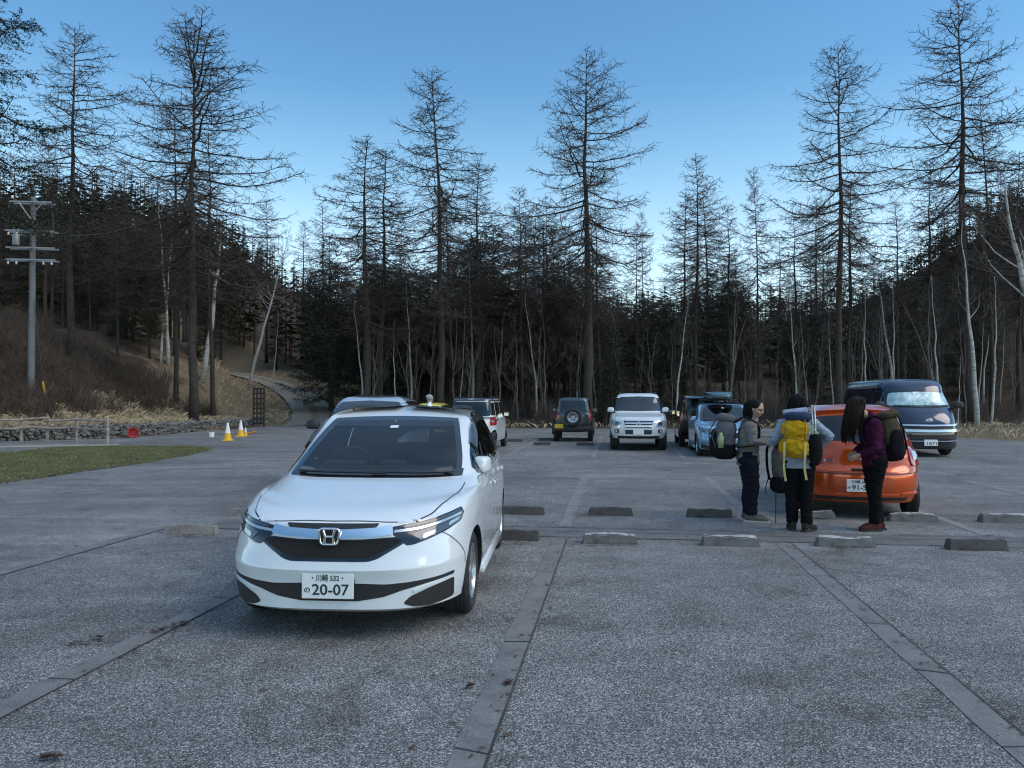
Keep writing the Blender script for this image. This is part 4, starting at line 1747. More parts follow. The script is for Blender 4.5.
def mirror_unit(C, x, y0, z, pm, s, big=1., fold=False):
    m = link('wing_mirror', None, C.root)
    if fold:
        c_ = Vector((x, s * (y0 + .02), 0))
        m.rotation_euler = (0, 0, s * R(74))
        m.location = c_ - Matrix.Rotation(s * R(74), 3, 'Z') @ c_
    mb = MB()
    bm = bmesh.new()
    bmesh.ops.create_uvsphere(bm, u_segments=20, v_segments=14, radius=1)
    for v in bm.verts:
        p = v.co
        q = [math.copysign(abs(a) ** .55, a) for a in p]
        fx = .5 * q[0] if q[0] > 0 else .28 * q[0]
        v.co = Vector((fx * .17, q[1] * .115 * (1 - .1 * q[2]), q[2] * .085))
    mb.addbm(bm, 0, Matrix.Translation((x, s * (y0 + .135 * big), z)) @ Matrix.Scale(big, 4))
    mb.obj('housing', pm, m, smooth=True)
    mb = MB(); mb.rbox((x - .045 * big, s * (y0 + .135 * big), z), (.012, .17 * big, .12 * big), .02 * big)
    mb.obj('mirror_glass', MIRG, m)
    mb = MB(); mb.tube([(x + .02, s * (y0 - .05), z - .10), (x + .02, s * (y0 + .04), z - .075 * big), (x, s * (y0 + .10), z - .05)], [.035, .03, .025], 8)
    mb.obj('bracket', BLACKP, m, smooth=True)


def wiper(C, pts, axis='+x'):
    mb = MB()
    P = []
    for a, b in spline(pts, 4):
        h = C.hit((6, a, b), (-1, 0, 0)) if axis == '+x' else C.hit((-6, a, b), (1, 0, 0))
        if h:
            P.append(h + Vector((.03 if axis == '+x' else -.03, 0, .015)))
    mb.tube(P, .010, 5)
    mb.obj('wiper', BLACKP, C.root)


# ---------------------------------------------------------------- estate car (white, and a blue one of the same type)
def arc_poly(x0, r, z0, x1, z1):
    return []


def shuttle(name, label, loc, a, pm, detail=True, plate_txt=None):
    W = .8475
    rg = [RG(1.86, -1.95, .60, .22, n=5), RG(2.03, -2.10, .765, .19, .175, .24, n=5.5, m=3.3), RG(2.115, -2.20, .82, .225, .20, .27, n=6, m=3.2, crease=True), RG(2.118, -2.235, .838, .30, .30, .36, n=6.2, m=3.1), RG(2.13, -2.25, .846, .40, .44, .50, n=6.4, m=3.0),
          RG(2.158, -2.25, W, .485, .53, .60, n=6.4, m=2.9, crease=True), RG(2.125, -2.25, W, .575, .62, .66, n=6.4, m=2.7), RG(2.10, -2.245, W, .68, .74, .76, n=6.2, m=2.5), RG(2.062, -2.235, .843, .770, .84, .85, n=5.6, m=2.35, p=3, crease=True), RG(1.985, -2.225, .833, .802, .905, .90, n=5.4, m=2.3, p=2.6),
          RG(1.60, -2.215, .815, .888, .94, .945, n=4.6, m=2.5, p=2), RG(1.06, -2.20, .81, .985, .985, .99, n=4.8, m=2.9, nr=6, mr=3, crease=True),
          RG(.80, -2.15, .765, 1.12, 1.10, 1.10, n=4.4, m=2.9, nr=6, mr=3), RG(.40, -2.05, .705, 1.30, 1.28, 1.26, n=4.6, m=3.1, nr=5, mr=3), RG(.06, -1.93, .635, 1.425, 1.42, 1.40, n=5, m=3.4, nr=5, mr=3), RG(-.10, -1.86, .595, 1.475, 1.465, 1.455, n=5, m=3.4),
          RG(-.32, -1.74, .49, 1.515, 1.505, 1.49, n=4.6, m=3), RG(-.6, -1.4, .25, 1.54, 1.53, 1.515), RG(-.8, -1.15, .04, 1.545)]
    cuts = []

    def cutf(poly, depth):
        q = MB(); q.prism(round_poly(poly, .025, 3), 2.2 - depth, 2.6, 'x', 1); cuts.append(q)
    C0 = type('o', (), {})()
    # recesses of the nose: grille, slim intake with the number plate, corner pockets
    # (shallow, so they follow the bow of the bumper they are cut deeper at the corners)
    Car.zc = .305
    wi = [(-.635, 1.028), (0, 1.020), (.635, 1.028), (.62, 1.11), (.58, 1.24), (.535, 1.37), (.51, 1.405), (0, 1.425), (-.51, 1.405), (-.535, 1.37), (-.58, 1.24), (-.62, 1.11)]
    PANES = (('side_window', [(.53, 1.03), (.38, 1.17), (.11, 1.315), (-.10, 1.385), (-.13, 1.39), (-.16, 1.05), (.3, 1.025)]),
                   ('side_window', [(-.22, 1.053), (-.19, 1.415), (-.6, 1.432), (-1.0, 1.425), (-1.08, 1.09), (-.6, 1.065)]),
                   ('quarter_window', [(-1.16, 1.10), (-1.08, 1.415), (-1.5, 1.395), (-1.8, 1.34), (-1.9, 1.22), (-1.82, 1.165), (-1.5, 1.125)]),
                   ('quarter_window', [(.66, 1.02), (.49, 1.14), (.56, 1.02)]))
    holes = []
    for nm, pl in PANES[:3]:
        q = MB(); q.prism(round_poly([(c_[0] , c_[1]) for c_ in pl], .02), -1.2, 1.2, 'y', 1); holes.append(q)
    q = MB(); q.prism(round_poly([(-.57, 1.09), (.57, 1.09), (.49, 1.36), (-.49, 1.36)], .04), -2.6, -1.2, 'x', 1); holes.append(q)
    cab = MB(); cab.prism(round_poly(wi, .03), -1.35, 2.6, 'x', 1)
    C = Car(name, label, loc, heading(a), rg, pm, N=176, sub=7, arches=[(1.265, .345, W), (-1.265, .345, W)], cuts=[cab], holes=holes)
    CAB = mat('cabin_fabric', (.16, .16, .165), .9)
    DASH = mat('dashboard_plastic', (.09, .09, .095), .6)
    for y_ in (-.34, .34):
        mb = MB(); mb.rbox((-.22, y_, 1.02), (.16, .44, .24), .05, 0, Matrix.Rotation(R(-12), 3, 'Y'), 3); mb.rbox((-.30, y_, 1.21), (.11, .25, .16), .045, 0, Matrix.Rotation(R(-10), 3, 'Y'), 3)
        mb.tube([(-.26, y_ - .06, 1.08), (-.30, y_ - .06, 1.2)], .008, 5); mb.tube([(-.26, y_ + .06, 1.08), (-.30, y_ + .06, 1.2)], .008, 5)
        mb.obj('seat', CAB, C.root, angle=50)
    mb = MB(); mb.rbox((-1.1, 0, 1.0), (.16, 1.15, .25), .05)
    for y_ in (-.36, .36):
        mb.rbox((-1.12, y_, 1.19), (.09, .24, .13), .04)
    mb.obj('rear_seat', CAB, C.root, angle=50)
    mb = MB(); mb.tube([(.30 + .06 * math.sin(t), -.34 + .18 * math.cos(t), 1.02 + .16 * math.sin(t)) for t in np.linspace(0, 2 * math.pi, 24)], .014, 7, caps=False); mb.rbox((.30, -.34, 1.02), (.05, .14, .09), .02); mb.obj('steering_wheel', DASH, C.root, angle=50)
    mb = MB(); mb.rbox((.22, 0, 1.33), (.03, .22, .06), .012); mb.tube([(.2, 0, 1.35), (.14, 0, 1.42)], .012, 6); mb.obj('rear_view_mirror', DASH, C.root, angle=50)
    mb = MB(); mb.loft([(.78, -.6, 1.02), (.78, .6, 1.02)], [(.16, .035)] * 2, (1, 0, 0), 14); mb.rbox((.52, -.34, 1.045), (.16, .36, .07), .03); mb.rbox((.50, .05, 1.04), (.08, .24, .08), .02); mb.obj('dashboard', DASH, C.root, angle=50)
    gr = [(-.40, .690), (-.20, .679), (.20, .679), (.40, .690), (.485, .676, .006), (.455, .645), (.305, .556), (.25, .540), (-.25, .540), (-.305, .556), (-.455, .645), (-.485, .676, .006)]
    MESHG = mat('grille_mesh', (.010, .010, .011), .5, 0, 0, .4, bump=1., bscale=260)
    go = C.p('grille', gr, '+x', GLOSSB, .002, .02, cell=.03)
    C.p('mesh_insert', [(q[0] * .93, .608 + (q[1] - .608) * .80 + .008) for q in gr], '+x', MESHG, .005, .02, parent=go, cell=.03)
    C.p('shut_line', seam(spline([(1.90, .735), (1.76, .64), (1.635, .53), (1.61, .44)], 4), .006), '+y', BLACKP, .002, 0, both=True, cell=.03)
    C.p('upper_slot', [(-.30, .774), (.30, .774), (.27, .738), (-.27, .738)], '+x', BLACKP, .005, .01, parent=go, cell=.03)
    bar = [(-.375, .762), (-.335, .753), (-.27, .744), (-.1, .737), (.1, .737), (.27, .744), (.335, .753), (.375, .762), (.39, .702), (.28, .691), (.1, .684), (-.1, .684), (-.28, .691), (-.39, .702)]
    C.p('chrome_bar', bar, '+x', CHROME, .004, .012, parent=go, th=.018, cell=.025)
    # emblem: upright H in a rounded frame
    ex = C.front(0, .70) + .022
    em = MB()
    fr2 = [(-.066, .052), (.066, .052), (.056, -.05), (-.056, -.05)]
    rp_ = round_poly(fr2, .025, 5)
    em.prism([(y, z + .70) for y, z in rp_], ex - .012, ex + .006, 'x', 1)
    em.tube([(ex + .007, y, z + .70) for y, z in rp_ + rp_[:1]], .0085, 8, 0, False)
    for s in (-1, 1):
        em.tube([(ex + .009, s * .038, .742), (ex + .011, s * .024, .70), (ex + .009, s * .030, .658)], [.011, .008, .011], 8, 0)
    em.tube([(ex + .011, -.026, .702), (ex + .011, .026, .702)], .009, 8, 0)
    em.obj('emblem', [CHROME, GLOSSB], go, angle=50)
    # lower intake band
    lo = [(-.748, .424), (-.66, .412), (-.50, .398), (-.36, .390), (-.2, .398), (.2, .398), (.36, .390), (.50, .398), (.66, .412), (.748, .424), (.745, .400), (.60, .378), (.46, .346), (.34, .306), (.18, .280), (-.18, .280), (-.34, .306), (-.46, .346), (-.60, .378), (-.745, .400)]
    C.p('lower_intake', lo, '+x', BLACKP, .002, .008, cell=.03)
    C.p('fog_pocket', [(.746, .378), (.738, .240), (.62, .222), (.52, .228), (.458, .255), (.50, .300), (.62, .347)], '+x', BLACKP, .002, .02, both=True, cell=.03)
    fin = [(.735, .392), (.60, .355), (.47, .318), (.36, .282)]
    C.p('bumper_fin', seam(spline([(.738, .390), (.60, .358), (.52, .333)], 4), .016), '+x', pm, .003, 0, both=True, th=.006, cell=.03)
    # headlamps
    hl = [(.378, .752), (.50, .768), (.62, .788), (.71, .812), (.762, .828), (.778, .79), (.770, .742), (.70, .700), (.60, .662), (.52, .636), (.475, .632), (.43, .672), (.388, .704)]
    hs = C.p('headlamp', hl, '+x', GLOSSB, .003, .012, both=True, cell=.03)
    for o, s in zip(hs, (1, -1)):
        def sub(nm, poly, m, off, r=.005, th=.003):
            pl = poly if s > 0 else mirror(poly)
            C.p(nm, pl, '+x', m, off, r, parent=o, th=th, cell=.03)
        sub('running_light', seam(spline([(.395, .722), (.54, .733), (.66, .758), (.762, .790)], 4), .016), LENSW, .004, 0, .006)
        sub('upper_lens', [(.42, .748), (.60, .774), (.70, .798), (.755, .816), (.752, .802), (.66, .772), (.46, .742)], LENS, .004)
        sub('main_lens', [(.555, .655), (.64, .686), (.72, .722), (.762, .750), (.764, .775), (.68, .748), (.56, .718), (.50, .70)], LENS, .004)
        sub('projector', [(.565, .664), (.625, .688), (.635, .712), (.59, .704), (.56, .692)], SILV, .008, .02)
        sub('corner_reflector', [(.70, .722), (.752, .752), (.754, .768), (.704, .748)], SILV, .008, .01)
    # bonnet with its shut line (drawn from above)
    bn = [(2.02, 0), (2.0, .35), (1.955, .50), (1.80, .60), (1.55, .665), (1.25, .71), (1.0, .72), (1.045, .5), (1.085, .25), (1.095, 0)]
    bn = bn + [(x, -y) for x, y in bn[-2:0:-1]]
    C.panel('bonnet', bn, 'z', r=.05, cell=.035, off=.0045, gap=.006)
    # windscreen
    ws = [(-.725, 1.0), (-.5, .996), (0, .994), (.5, .996), (.725, 1.0), (.685, 1.10), (.615, 1.24), (.56, 1.385), (.53, 1.425), (0, 1.446), (-.53, 1.425), (-.56, 1.385), (-.615, 1.24), (-.685, 1.10)]
    ring_ = round_poly(ws, .02); inner = round_poly(wi, .03)
    sd_ = [(.648, 1.005), (.634, 1.10), (.594, 1.235), (.548, 1.365), (.524, 1.412)]
    for q in (seam(spline([(-y_, z_) for y_, z_ in sd_], 3), .066), seam(spline(sd_, 3), .040), seam(spline([(-.68, 1.010), (-.4, 1.006), (0, 1.004), (.4, 1.006), (.68, 1.010)], 3), .048), seam(spline([(-.54, 1.412), (-.3, 1.424), (0, 1.430), (.3, 1.424), (.54, 1.412)], 3), .034)):
        C.p('windscreen_frame', q, '+x', GLOSSB, .006, 0, cell=.03)
    wo = C.p('windscreen', wi, '+x', PANE, .004, .03, cell=.04, skirt=0)
    C.p('shade_band', [(-.532, 1.355), (.535, 1.355), (.508, 1.403), (0, 1.421), (-.508, 1.403)], '+x', mat('shade_band', (.010, .010, .016), .05), .006, .02, parent=wo, cell=.04, skirt=.001)
    C.p('sticker', [(-.02, 1.345), (.05, 1.345), (.05, 1.365), (-.02, 1.365)], '+x', PLATEW, .007, .003, parent=wo, skirt=0)
    wiper(C, [(-.60, 1.012), (-.1, 1.008), (.12, 1.004)])
    wiper(C, [(.0, 1.014), (.35, 1.008), (.62, 1.010)])
    # side glass: one dark band, then panes
    sg = [(.66, 1.015), (.40, 1.18), (.10, 1.33), (-.14, 1.408), (-.6, 1.452), (-1.2, 1.440), (-1.62, 1.405), (-1.86, 1.36), (-2.0, 1.22), (-1.9, 1.155), (-1.5, 1.10), (-.6, 1.045), (.4, 1.0)]
    for q in (spline(sg[:9], 3), spline(sg[8:] + sg[:1], 3)):
        C.p('window_surround', seam(q, .05), '+y', GLOSSB, .003, 0, both=True, cell=.05)
    for q in ([(-.145, 1.03), (-.115, 1.42)], [(-.175, 1.03), (-.145, 1.42)], [(-1.12, 1.08), (-1.04, 1.44)], [(.545, 1.01), (.47, 1.13)]):
        C.p('window_surround', seam(q, .05), '+y', GLOSSB, .0045, 0, both=True, cell=.05)
    for nm, pl in PANES:
        C.p(nm, pl, '+y', PANED if nm == 'quarter_window' or pl[0][0] < 0 else PANE, .006, .02, both=True, cell=.05, skirt=0)
    vis = mat('visor_acrylic', (.06, .065, .07), .12, .3, .5)
    C.p('window_visor', seam(spline([(.38, 1.195), (.13, 1.33), (-.04, 1.39), (-.16, 1.405)], 5), .06), '+y', vis, .010, 0, both=True, th=.012, cell=.05)
    C.p('window_visor', seam(spline([(-.2, 1.408), (-.6, 1.428), (-1.04, 1.42)], 5), .055), '+y', vis, .010, 0, both=True, th=.012, cell=.05)
    # doors
    C.panel('door', [(.90, .34), (-.14, .34), (-.20, .98), (.74, .965), (.90, .80)], '+y', both=True, r=.05)
    C.panel('door', [(-.155, .34), (-.80, .34), (-.95, .46), (-1.02, .72), (-1.1, 1.02), (-.215, .985)], '+y', both=True, r=.05)
    ds = [o for o in C.root.children if o.name.startswith('door')]
    for k, (x, z) in enumerate(((-.02, .85), (-.02, .85), (-.92, .90), (-.92, .90))):
        s = (1, -1, 1, -1)[k]
        mb = MB(); yy = C.side(x, z, s)
        mb.rbox((x, yy + s * .022, z), (.20, .022, .035), .010)
        mb.rbox((x, yy + s * .008, z), (.05, .02, .03), .008)
        mb.obj('handle', pm, ds[k] if k < len(ds) else C.root)
    for s in (1, -1):
        mirror_unit(C, .54 if s > 0 else .40, .735 if s > 0 else .68, 1.04, pm, s, .88, label.startswith('clean'))
        mb = MB(); mb.rbox((0, s * .825, .225), (1.66, .06, .085), .03); mb.obj('side_sill', pm, C.root, angle=40)
        mb = MB()
        P = []
        for x in np.linspace(-.2, -1.75, 16):
            h = C.hit((x, s * .47, 4), (0, 0, -1)); P.append(h + Vector((0, 0, .03 if -1.7 < x < -.25 else .0)))
        mb.tube(P, .014, 6); mb.obj('roof_rail', BLACKP, C.root, smooth=True)
    # tail lamps seen past the flank
    C.p('tail_lamp', [(-1.96, .98), (-2.22, 1.02), (-2.24, .80), (-2.02, .82)], '+y', REDL, .006, .03, both=True)
    C.p('rear_window', [(-.60, 1.06), (.60, 1.06), (.50, 1.38), (-.50, 1.38)], '-x', PANED, .004, .04, skirt=0)
    for x in (1.265, -1.265):
        for s in (1, -1):
            wheel(C.root, x, s * (W - .122), .305, .185, s, ALLOY, 12, .68)
    if plate_txt:
        px = C.front(0, .385) + .02
        mb = MB(); mb.rbox((px - .018, 0, .387), (.028, .335, .172), .01); mb.obj('plate_bracket', BLACKP, C.root)
        plate(C.root, (px, .0, .384), 0, *plate_txt)
    C.root.scale = (1, 1.045, 1)
    # antenna fin
    mb = MB(); mb.loft([(-1.55, 0, 1.50), (-1.66, 0, 1.545), (-1.72, 0, 1.575)], [(.03, .06), (.02, .045), (.006, .012)], (0, 1, 0), 10)
    mb.obj('antenna_fin', pm, C.root, smooth=True)
    return C


WHITE = mat('pearl_white_paint', (.66, .685, .695), .22, 0., 1.0, .5, var=.03, vscale=3)
honda = shuttle('estate_car', 'clean white estate car parked alone in the foreground, nose to the viewer', (-1.055, 7.195), R(4.0), WHITE, True, ('・川崎 532・', 'の', '20-07'))

# ---------------------------------------------------------------- pale silver car behind it
def saloon(name, label, loc, hd, pm, L=4.2, W=.85, H=1.63, hood=.98, cat='car', hatch=False, plate_txt=None, rear_plate=None, box=False, wr=.31, n=6, roofm=None, group=None, fascia=True, mirm=None):
    """plain hatchback of given size"""
    f, b = L * .495, -L * .505
    k = H / 1.55
    rg = [RG(f - .28, b + .3, W * .72, .22), RG(f - .04, b + .06, W * .95, .24, .22, .28), RG(f, b, W * .985, .36, .36, .42), RG(f, b, W, .58, .62, .66), RG(f - .04, b + .02, W, .76, .80, .84, p=3), RG(f - .13, b + .03, W * .985, .84, .92, .92, p=2.4),
          RG(f - .45, b + .04, W * .965, .93 * k, .97 * k, .97 * k), RG(f - hood, b + .05, W * .925, 1.0 * k, 1.0 * k, 1.01 * k, n=4, m=2.7, nr=7, mr=3, crease=True), RG(f - hood - .36, b + .12, W * .85, 1.2 * k, 1.18 * k, 1.18 * k, n=4, m=2.8, nr=7, mr=3),
          RG(f - hood - .80, b + .26, W * .71, 1.42 * k, 1.42 * k, 1.40 * k, n=4, m=3, nr=7, mr=3), RG(f - hood - .98, b + .35, W * .62, 1.485 * k, 1.48 * k, 1.46 * k, n=4, m=3), RG(f - hood - 1.3, b + .55, W * .45, 1.535 * k, 1.525 * k, 1.51 * k), RG(0, -.5, .05, 1.55 * k)]
    Car.zc = wr
    wb = L * .295
    C = Car(name, label, loc, hd, rg, pm, N=96, sub=5, arches=[(wb + .02, wr + .035, W), (-wb, wr + .035, W)], cat=cat, group=group)
    C.p('windscreen', [(-W * .80, 1.02 * k), (0, 1.012 * k), (W * .80, 1.02 * k), (W * .72, 1.22 * k), (W * .60, 1.425 * k), (0, 1.45 * k), (-W * .60, 1.425 * k), (-W * .72, 1.22 * k)], '+x', GLASSB, .004, .05)
    xs = f - hood
    C.p('window_surround', [(xs - .12, 1.02 * k), (xs - .80, 1.40 * k), (xs - 1.3, 1.45 * k), (b + .55, 1.42 * k), (b + .28, 1.30 * k), (b + .22, 1.08 * k), (0, 1.03 * k)], '+y', GLOSSB, .003, .05, both=True)
    C.p('side_window', [(xs - .30, 1.05 * k), (xs - .84, 1.36 * k), (-.10, 1.41 * k), (-.12, 1.06 * k)], '+y', GLASS, .007, .04, both=True)
    C.p('side_window', [(-.18, 1.06 * k), (-.16, 1.41 * k), (b + .62, 1.38 * k), (b + .45, 1.29 * k), (b + .42, 1.10 * k)], '+y', GLASS, .007, .04, both=True)
    C.p('rear_window', [(-W * .74, 1.08 * k), (W * .74, 1.08 * k), (W * .60, 1.40 * k), (-W * .60, 1.40 * k)], '-x', GLASS, .005, .06)
    C.panel('door', [(xs - .15, .34), (-.13, .34), (-.15, 1.0 * k), (xs - .2, .98 * k)], '+y', both=True, r=.06)
    C.panel('door', [(-.16, .34), (-wb + .42, .34), (-wb + .25, .6), (-wb - .05, .75), (-wb - .1, 1.02 * k), (-.18, 1.0 * k)], '+y', both=True, r=.06)
    if fascia:
        C.p('grille', [(-W * .5, .72), (W * .5, .72), (W * .42, .58), (-W * .42, .58)], '+x', BLACKP, .004, .04)
        C.p('lower_intake', [(-W * .6, .42), (W * .6, .42), (W * .5, .30), (-W * .5, .30)], '+x', BLACKP, .004, .04)
        for o in C.p('headlamp', [(W * .58, .74), (W * .93, .86), (W * .95, .76), (W * .62, .64)], '+x', GLOSSB, .004, .03, both=True):
            pass
        C.p('headlamp_lens', [(W * .64, .73), (W * .88, .81), (W * .88, .76), (W * .66, .67)], '+x', LENSW, .008, .03, both=True)
    C.p('tail_lamp', [(W * .78, 1.0 * k), (W * .97, 1.0 * k), (W * .97, .74), (W * .80, .78)], '-x', REDL, .005, .03, both=True)
    for x in (wb + .02, -wb):
        for s in (1, -1):
            wheel(C.root, x, s * (W - .125), wr, .19, s, ALLOY, 7, .66)
    for s in (1, -1):
        mirror_unit(C, xs - .38, W * .90, 1.06 * k, mirm or pm, s)
    if plate_txt:
        plate(C.root, (C.front(0, .48) + .012, 0, .48), 0, *plate_txt)
    if rear_plate:
        plate(C.root, (C.rear(0, .62) - .012, 0, .62), math.pi, *rear_plate)
    return C


SILVP = mat('pale_silver_paint', (.50, .56, .60), .25, .45, 1.)
sil = saloon('hatchback_car', 'pale silver-blue car mostly hidden behind the white estate car', (-2.62, 14.6), heading(R(1.5)), SILVP, L=4.25, W=.90, H=1.70, mirm=BLACKP)

# ---------------------------------------------------------------- boxy white car with a dark roof, tail to the viewer
def boxy(name, label, loc, hd, pm, roofm):
    W, H, L = .7375, 1.675, 3.4
    f, b = L * .5, -L * .5
    rg = [RG(f - .2, b + .25, W * .8, .26), RG(f - .03, b + .04, W * .96, .28), RG(f, b, W, .42), RG(f, b, W, .70), RG(f - .03, b + .005, W, .88, .92, .95, p=3), RG(f - .12, b + .02, W * .985, .98, 1.02, 1.03),
          RG(f - .55, b + .03, W * .965, 1.05, 1.06, 1.07, nr=9, mr=5, crease=True), RG(f - .85, b + .10, W * .90, 1.36, 1.36, 1.36, nr=9, mr=5, n=6, m=4), RG(f - 1.05, b + .17, W * .855, 1.56, 1.56, 1.56, nr=9, mr=5, m=4),
          RG(f - 1.13, b + .20, W * .83, 1.62, 1.62, 1.615, nr=9, mr=5, m=4), RG(f - 1.3, b + .3, W * .72, 1.66, 1.655, 1.65), RG(f - 1.7, b + .8, .05, 1.675)]
    Car.zc = .31
    C = Car(name, label, loc, hd, rg, pm, N=104, sub=5, arches=[(1.2, .35, W), (-1.2, .35, W)])
    # roof cap in the second colour
    C.p('roof', [(f - 1.12, W * .80), (f - 1.16, 0), (f - 1.12, -W * .80), (b + .22, -W * .80), (b + .19, 0), (b + .22, W * .80)], 'z', roofm, .006, .06)
    for s in ('-x', '+x'):
        C.p('roof_edge', [(-W * .84, 1.655), (W * .84, 1.655), (W * .88, 1.56), (-W * .88, 1.56)], s, roofm, .006, .03)
    C.p('roof_edge', [(f - 1.2, 1.655), (b + .3, 1.655), (b + .16, 1.565), (f - 1.02, 1.565)], '+y', roofm, .006, .03, both=True)
    C.p('rear_window', [(-W * .84, 1.10), (W * .84, 1.10), (W * .82, 1.54), (-W * .82, 1.54)], '-x', GLASS, .006, .06)
    C.p('windscreen', [(-W * .86, 1.10), (W * .86, 1.10), (W * .78, 1.54), (-W * .78, 1.54)], '+x', GLASSB, .006, .05)
    for pl in ([(.80, 1.10), (.62, 1.52), (.0, 1.53), (-.02, 1.10)], [(-.10, 1.10), (-.08, 1.53), (-.95, 1.53), (-.95, 1.10)], [(-1.06, 1.12), (-1.04, 1.52), (-1.40, 1.51), (-1.52, 1.12)]):
        C.p('side_window', pl, '+y', GLASS, .006, .04, both=True)
    C.panel('tailgate', [(-W * .80, .62), (W * .80, .62), (W * .84, 1.06), (-W * .84, 1.06)], '-x', r=.05)
    ts = C.p('tail_lamp', [(W * .80, 1.06), (W * .985, 1.06), (W * .985, .80), (W * .80, .80)], '-x', REDL, .010, .03, both=True)
    for o, s in zip(ts, (1, -1)):
        pl = [(W * .86, .96), (W * .93, .96), (W * .93, .90), (W * .86, .90)]
        C.p('clear_lens', pl if s > 0 else mirror(pl), '-x', LENSW, .016, .01, parent=o)
    C.p('bumper_insert', [(-W * .9, .52), (W * .9, .52), (W * .84, .34), (-W * .84, .34)], '-x', BLACKP, .008, .04)
    plate(C.root, (C.rear(0, .76) - .014, 0, .76), math.pi, '', '', '')
    C.panel('door', [(.78, .38), (-.04, .38), (-.06, 1.06), (.80, 1.06)], '+y', both=True, r=.05)
    C.panel('door', [(-.07, .38), (-.78, .38), (-.92, .62), (-1.0, 1.06), (-.09, 1.06)], '+y', both=True, r=.05)
    for x in (.30, -.62):
        for s in (1, -1):
            mb = MB(); mb.rbox((x - .22, s * (W + .012), .98), (.18, .02, .035), .008); mb.obj('handle', roofm, C.root)
    for x in (1.2, -1.2):
        for s in (1, -1):
            wheel(C.root, x, s * (W - .10), .30, .165, s, DARKRIM, 6, .62)
    for s in (1, -1):
        mirror_unit(C, .66, W * .93, 1.12, roofm, s, .9)
        mb = MB(); mb.tube([(.5, s * .55, 1.665), (.45, s * .55, 1.70), (-1.15, s * .55, 1.695), (-1.2, s * .55, 1.66)], .014, 6); mb.obj('roof_rail', BLACKP, C.root)
    return C


DKROOF = mat('dark_roof_paint', (.045, .04, .048), .25, .3, 1.)
OFFW = mat('soft_white_paint', (.60, .62, .62), .28, 0, .9)
boxy('boxy_car', 'boxy white car with a dark roof, tail to the viewer, in the far row', (-1.08, 25.6), away(STALL), OFFW, DKROOF)

# ---------------------------------------------------------------- yellow car, only its roof shows
YEL = mat('lime_yellow_paint', (.66, .60, .10), .3, 0, .9)
saloon('compact_car', 'lime yellow compact car of which only the roof shows beyond the white estate car', (-3.25, 32.5), away(R(6)), YEL, L=3.6, W=.80, H=1.50, hood=.8)

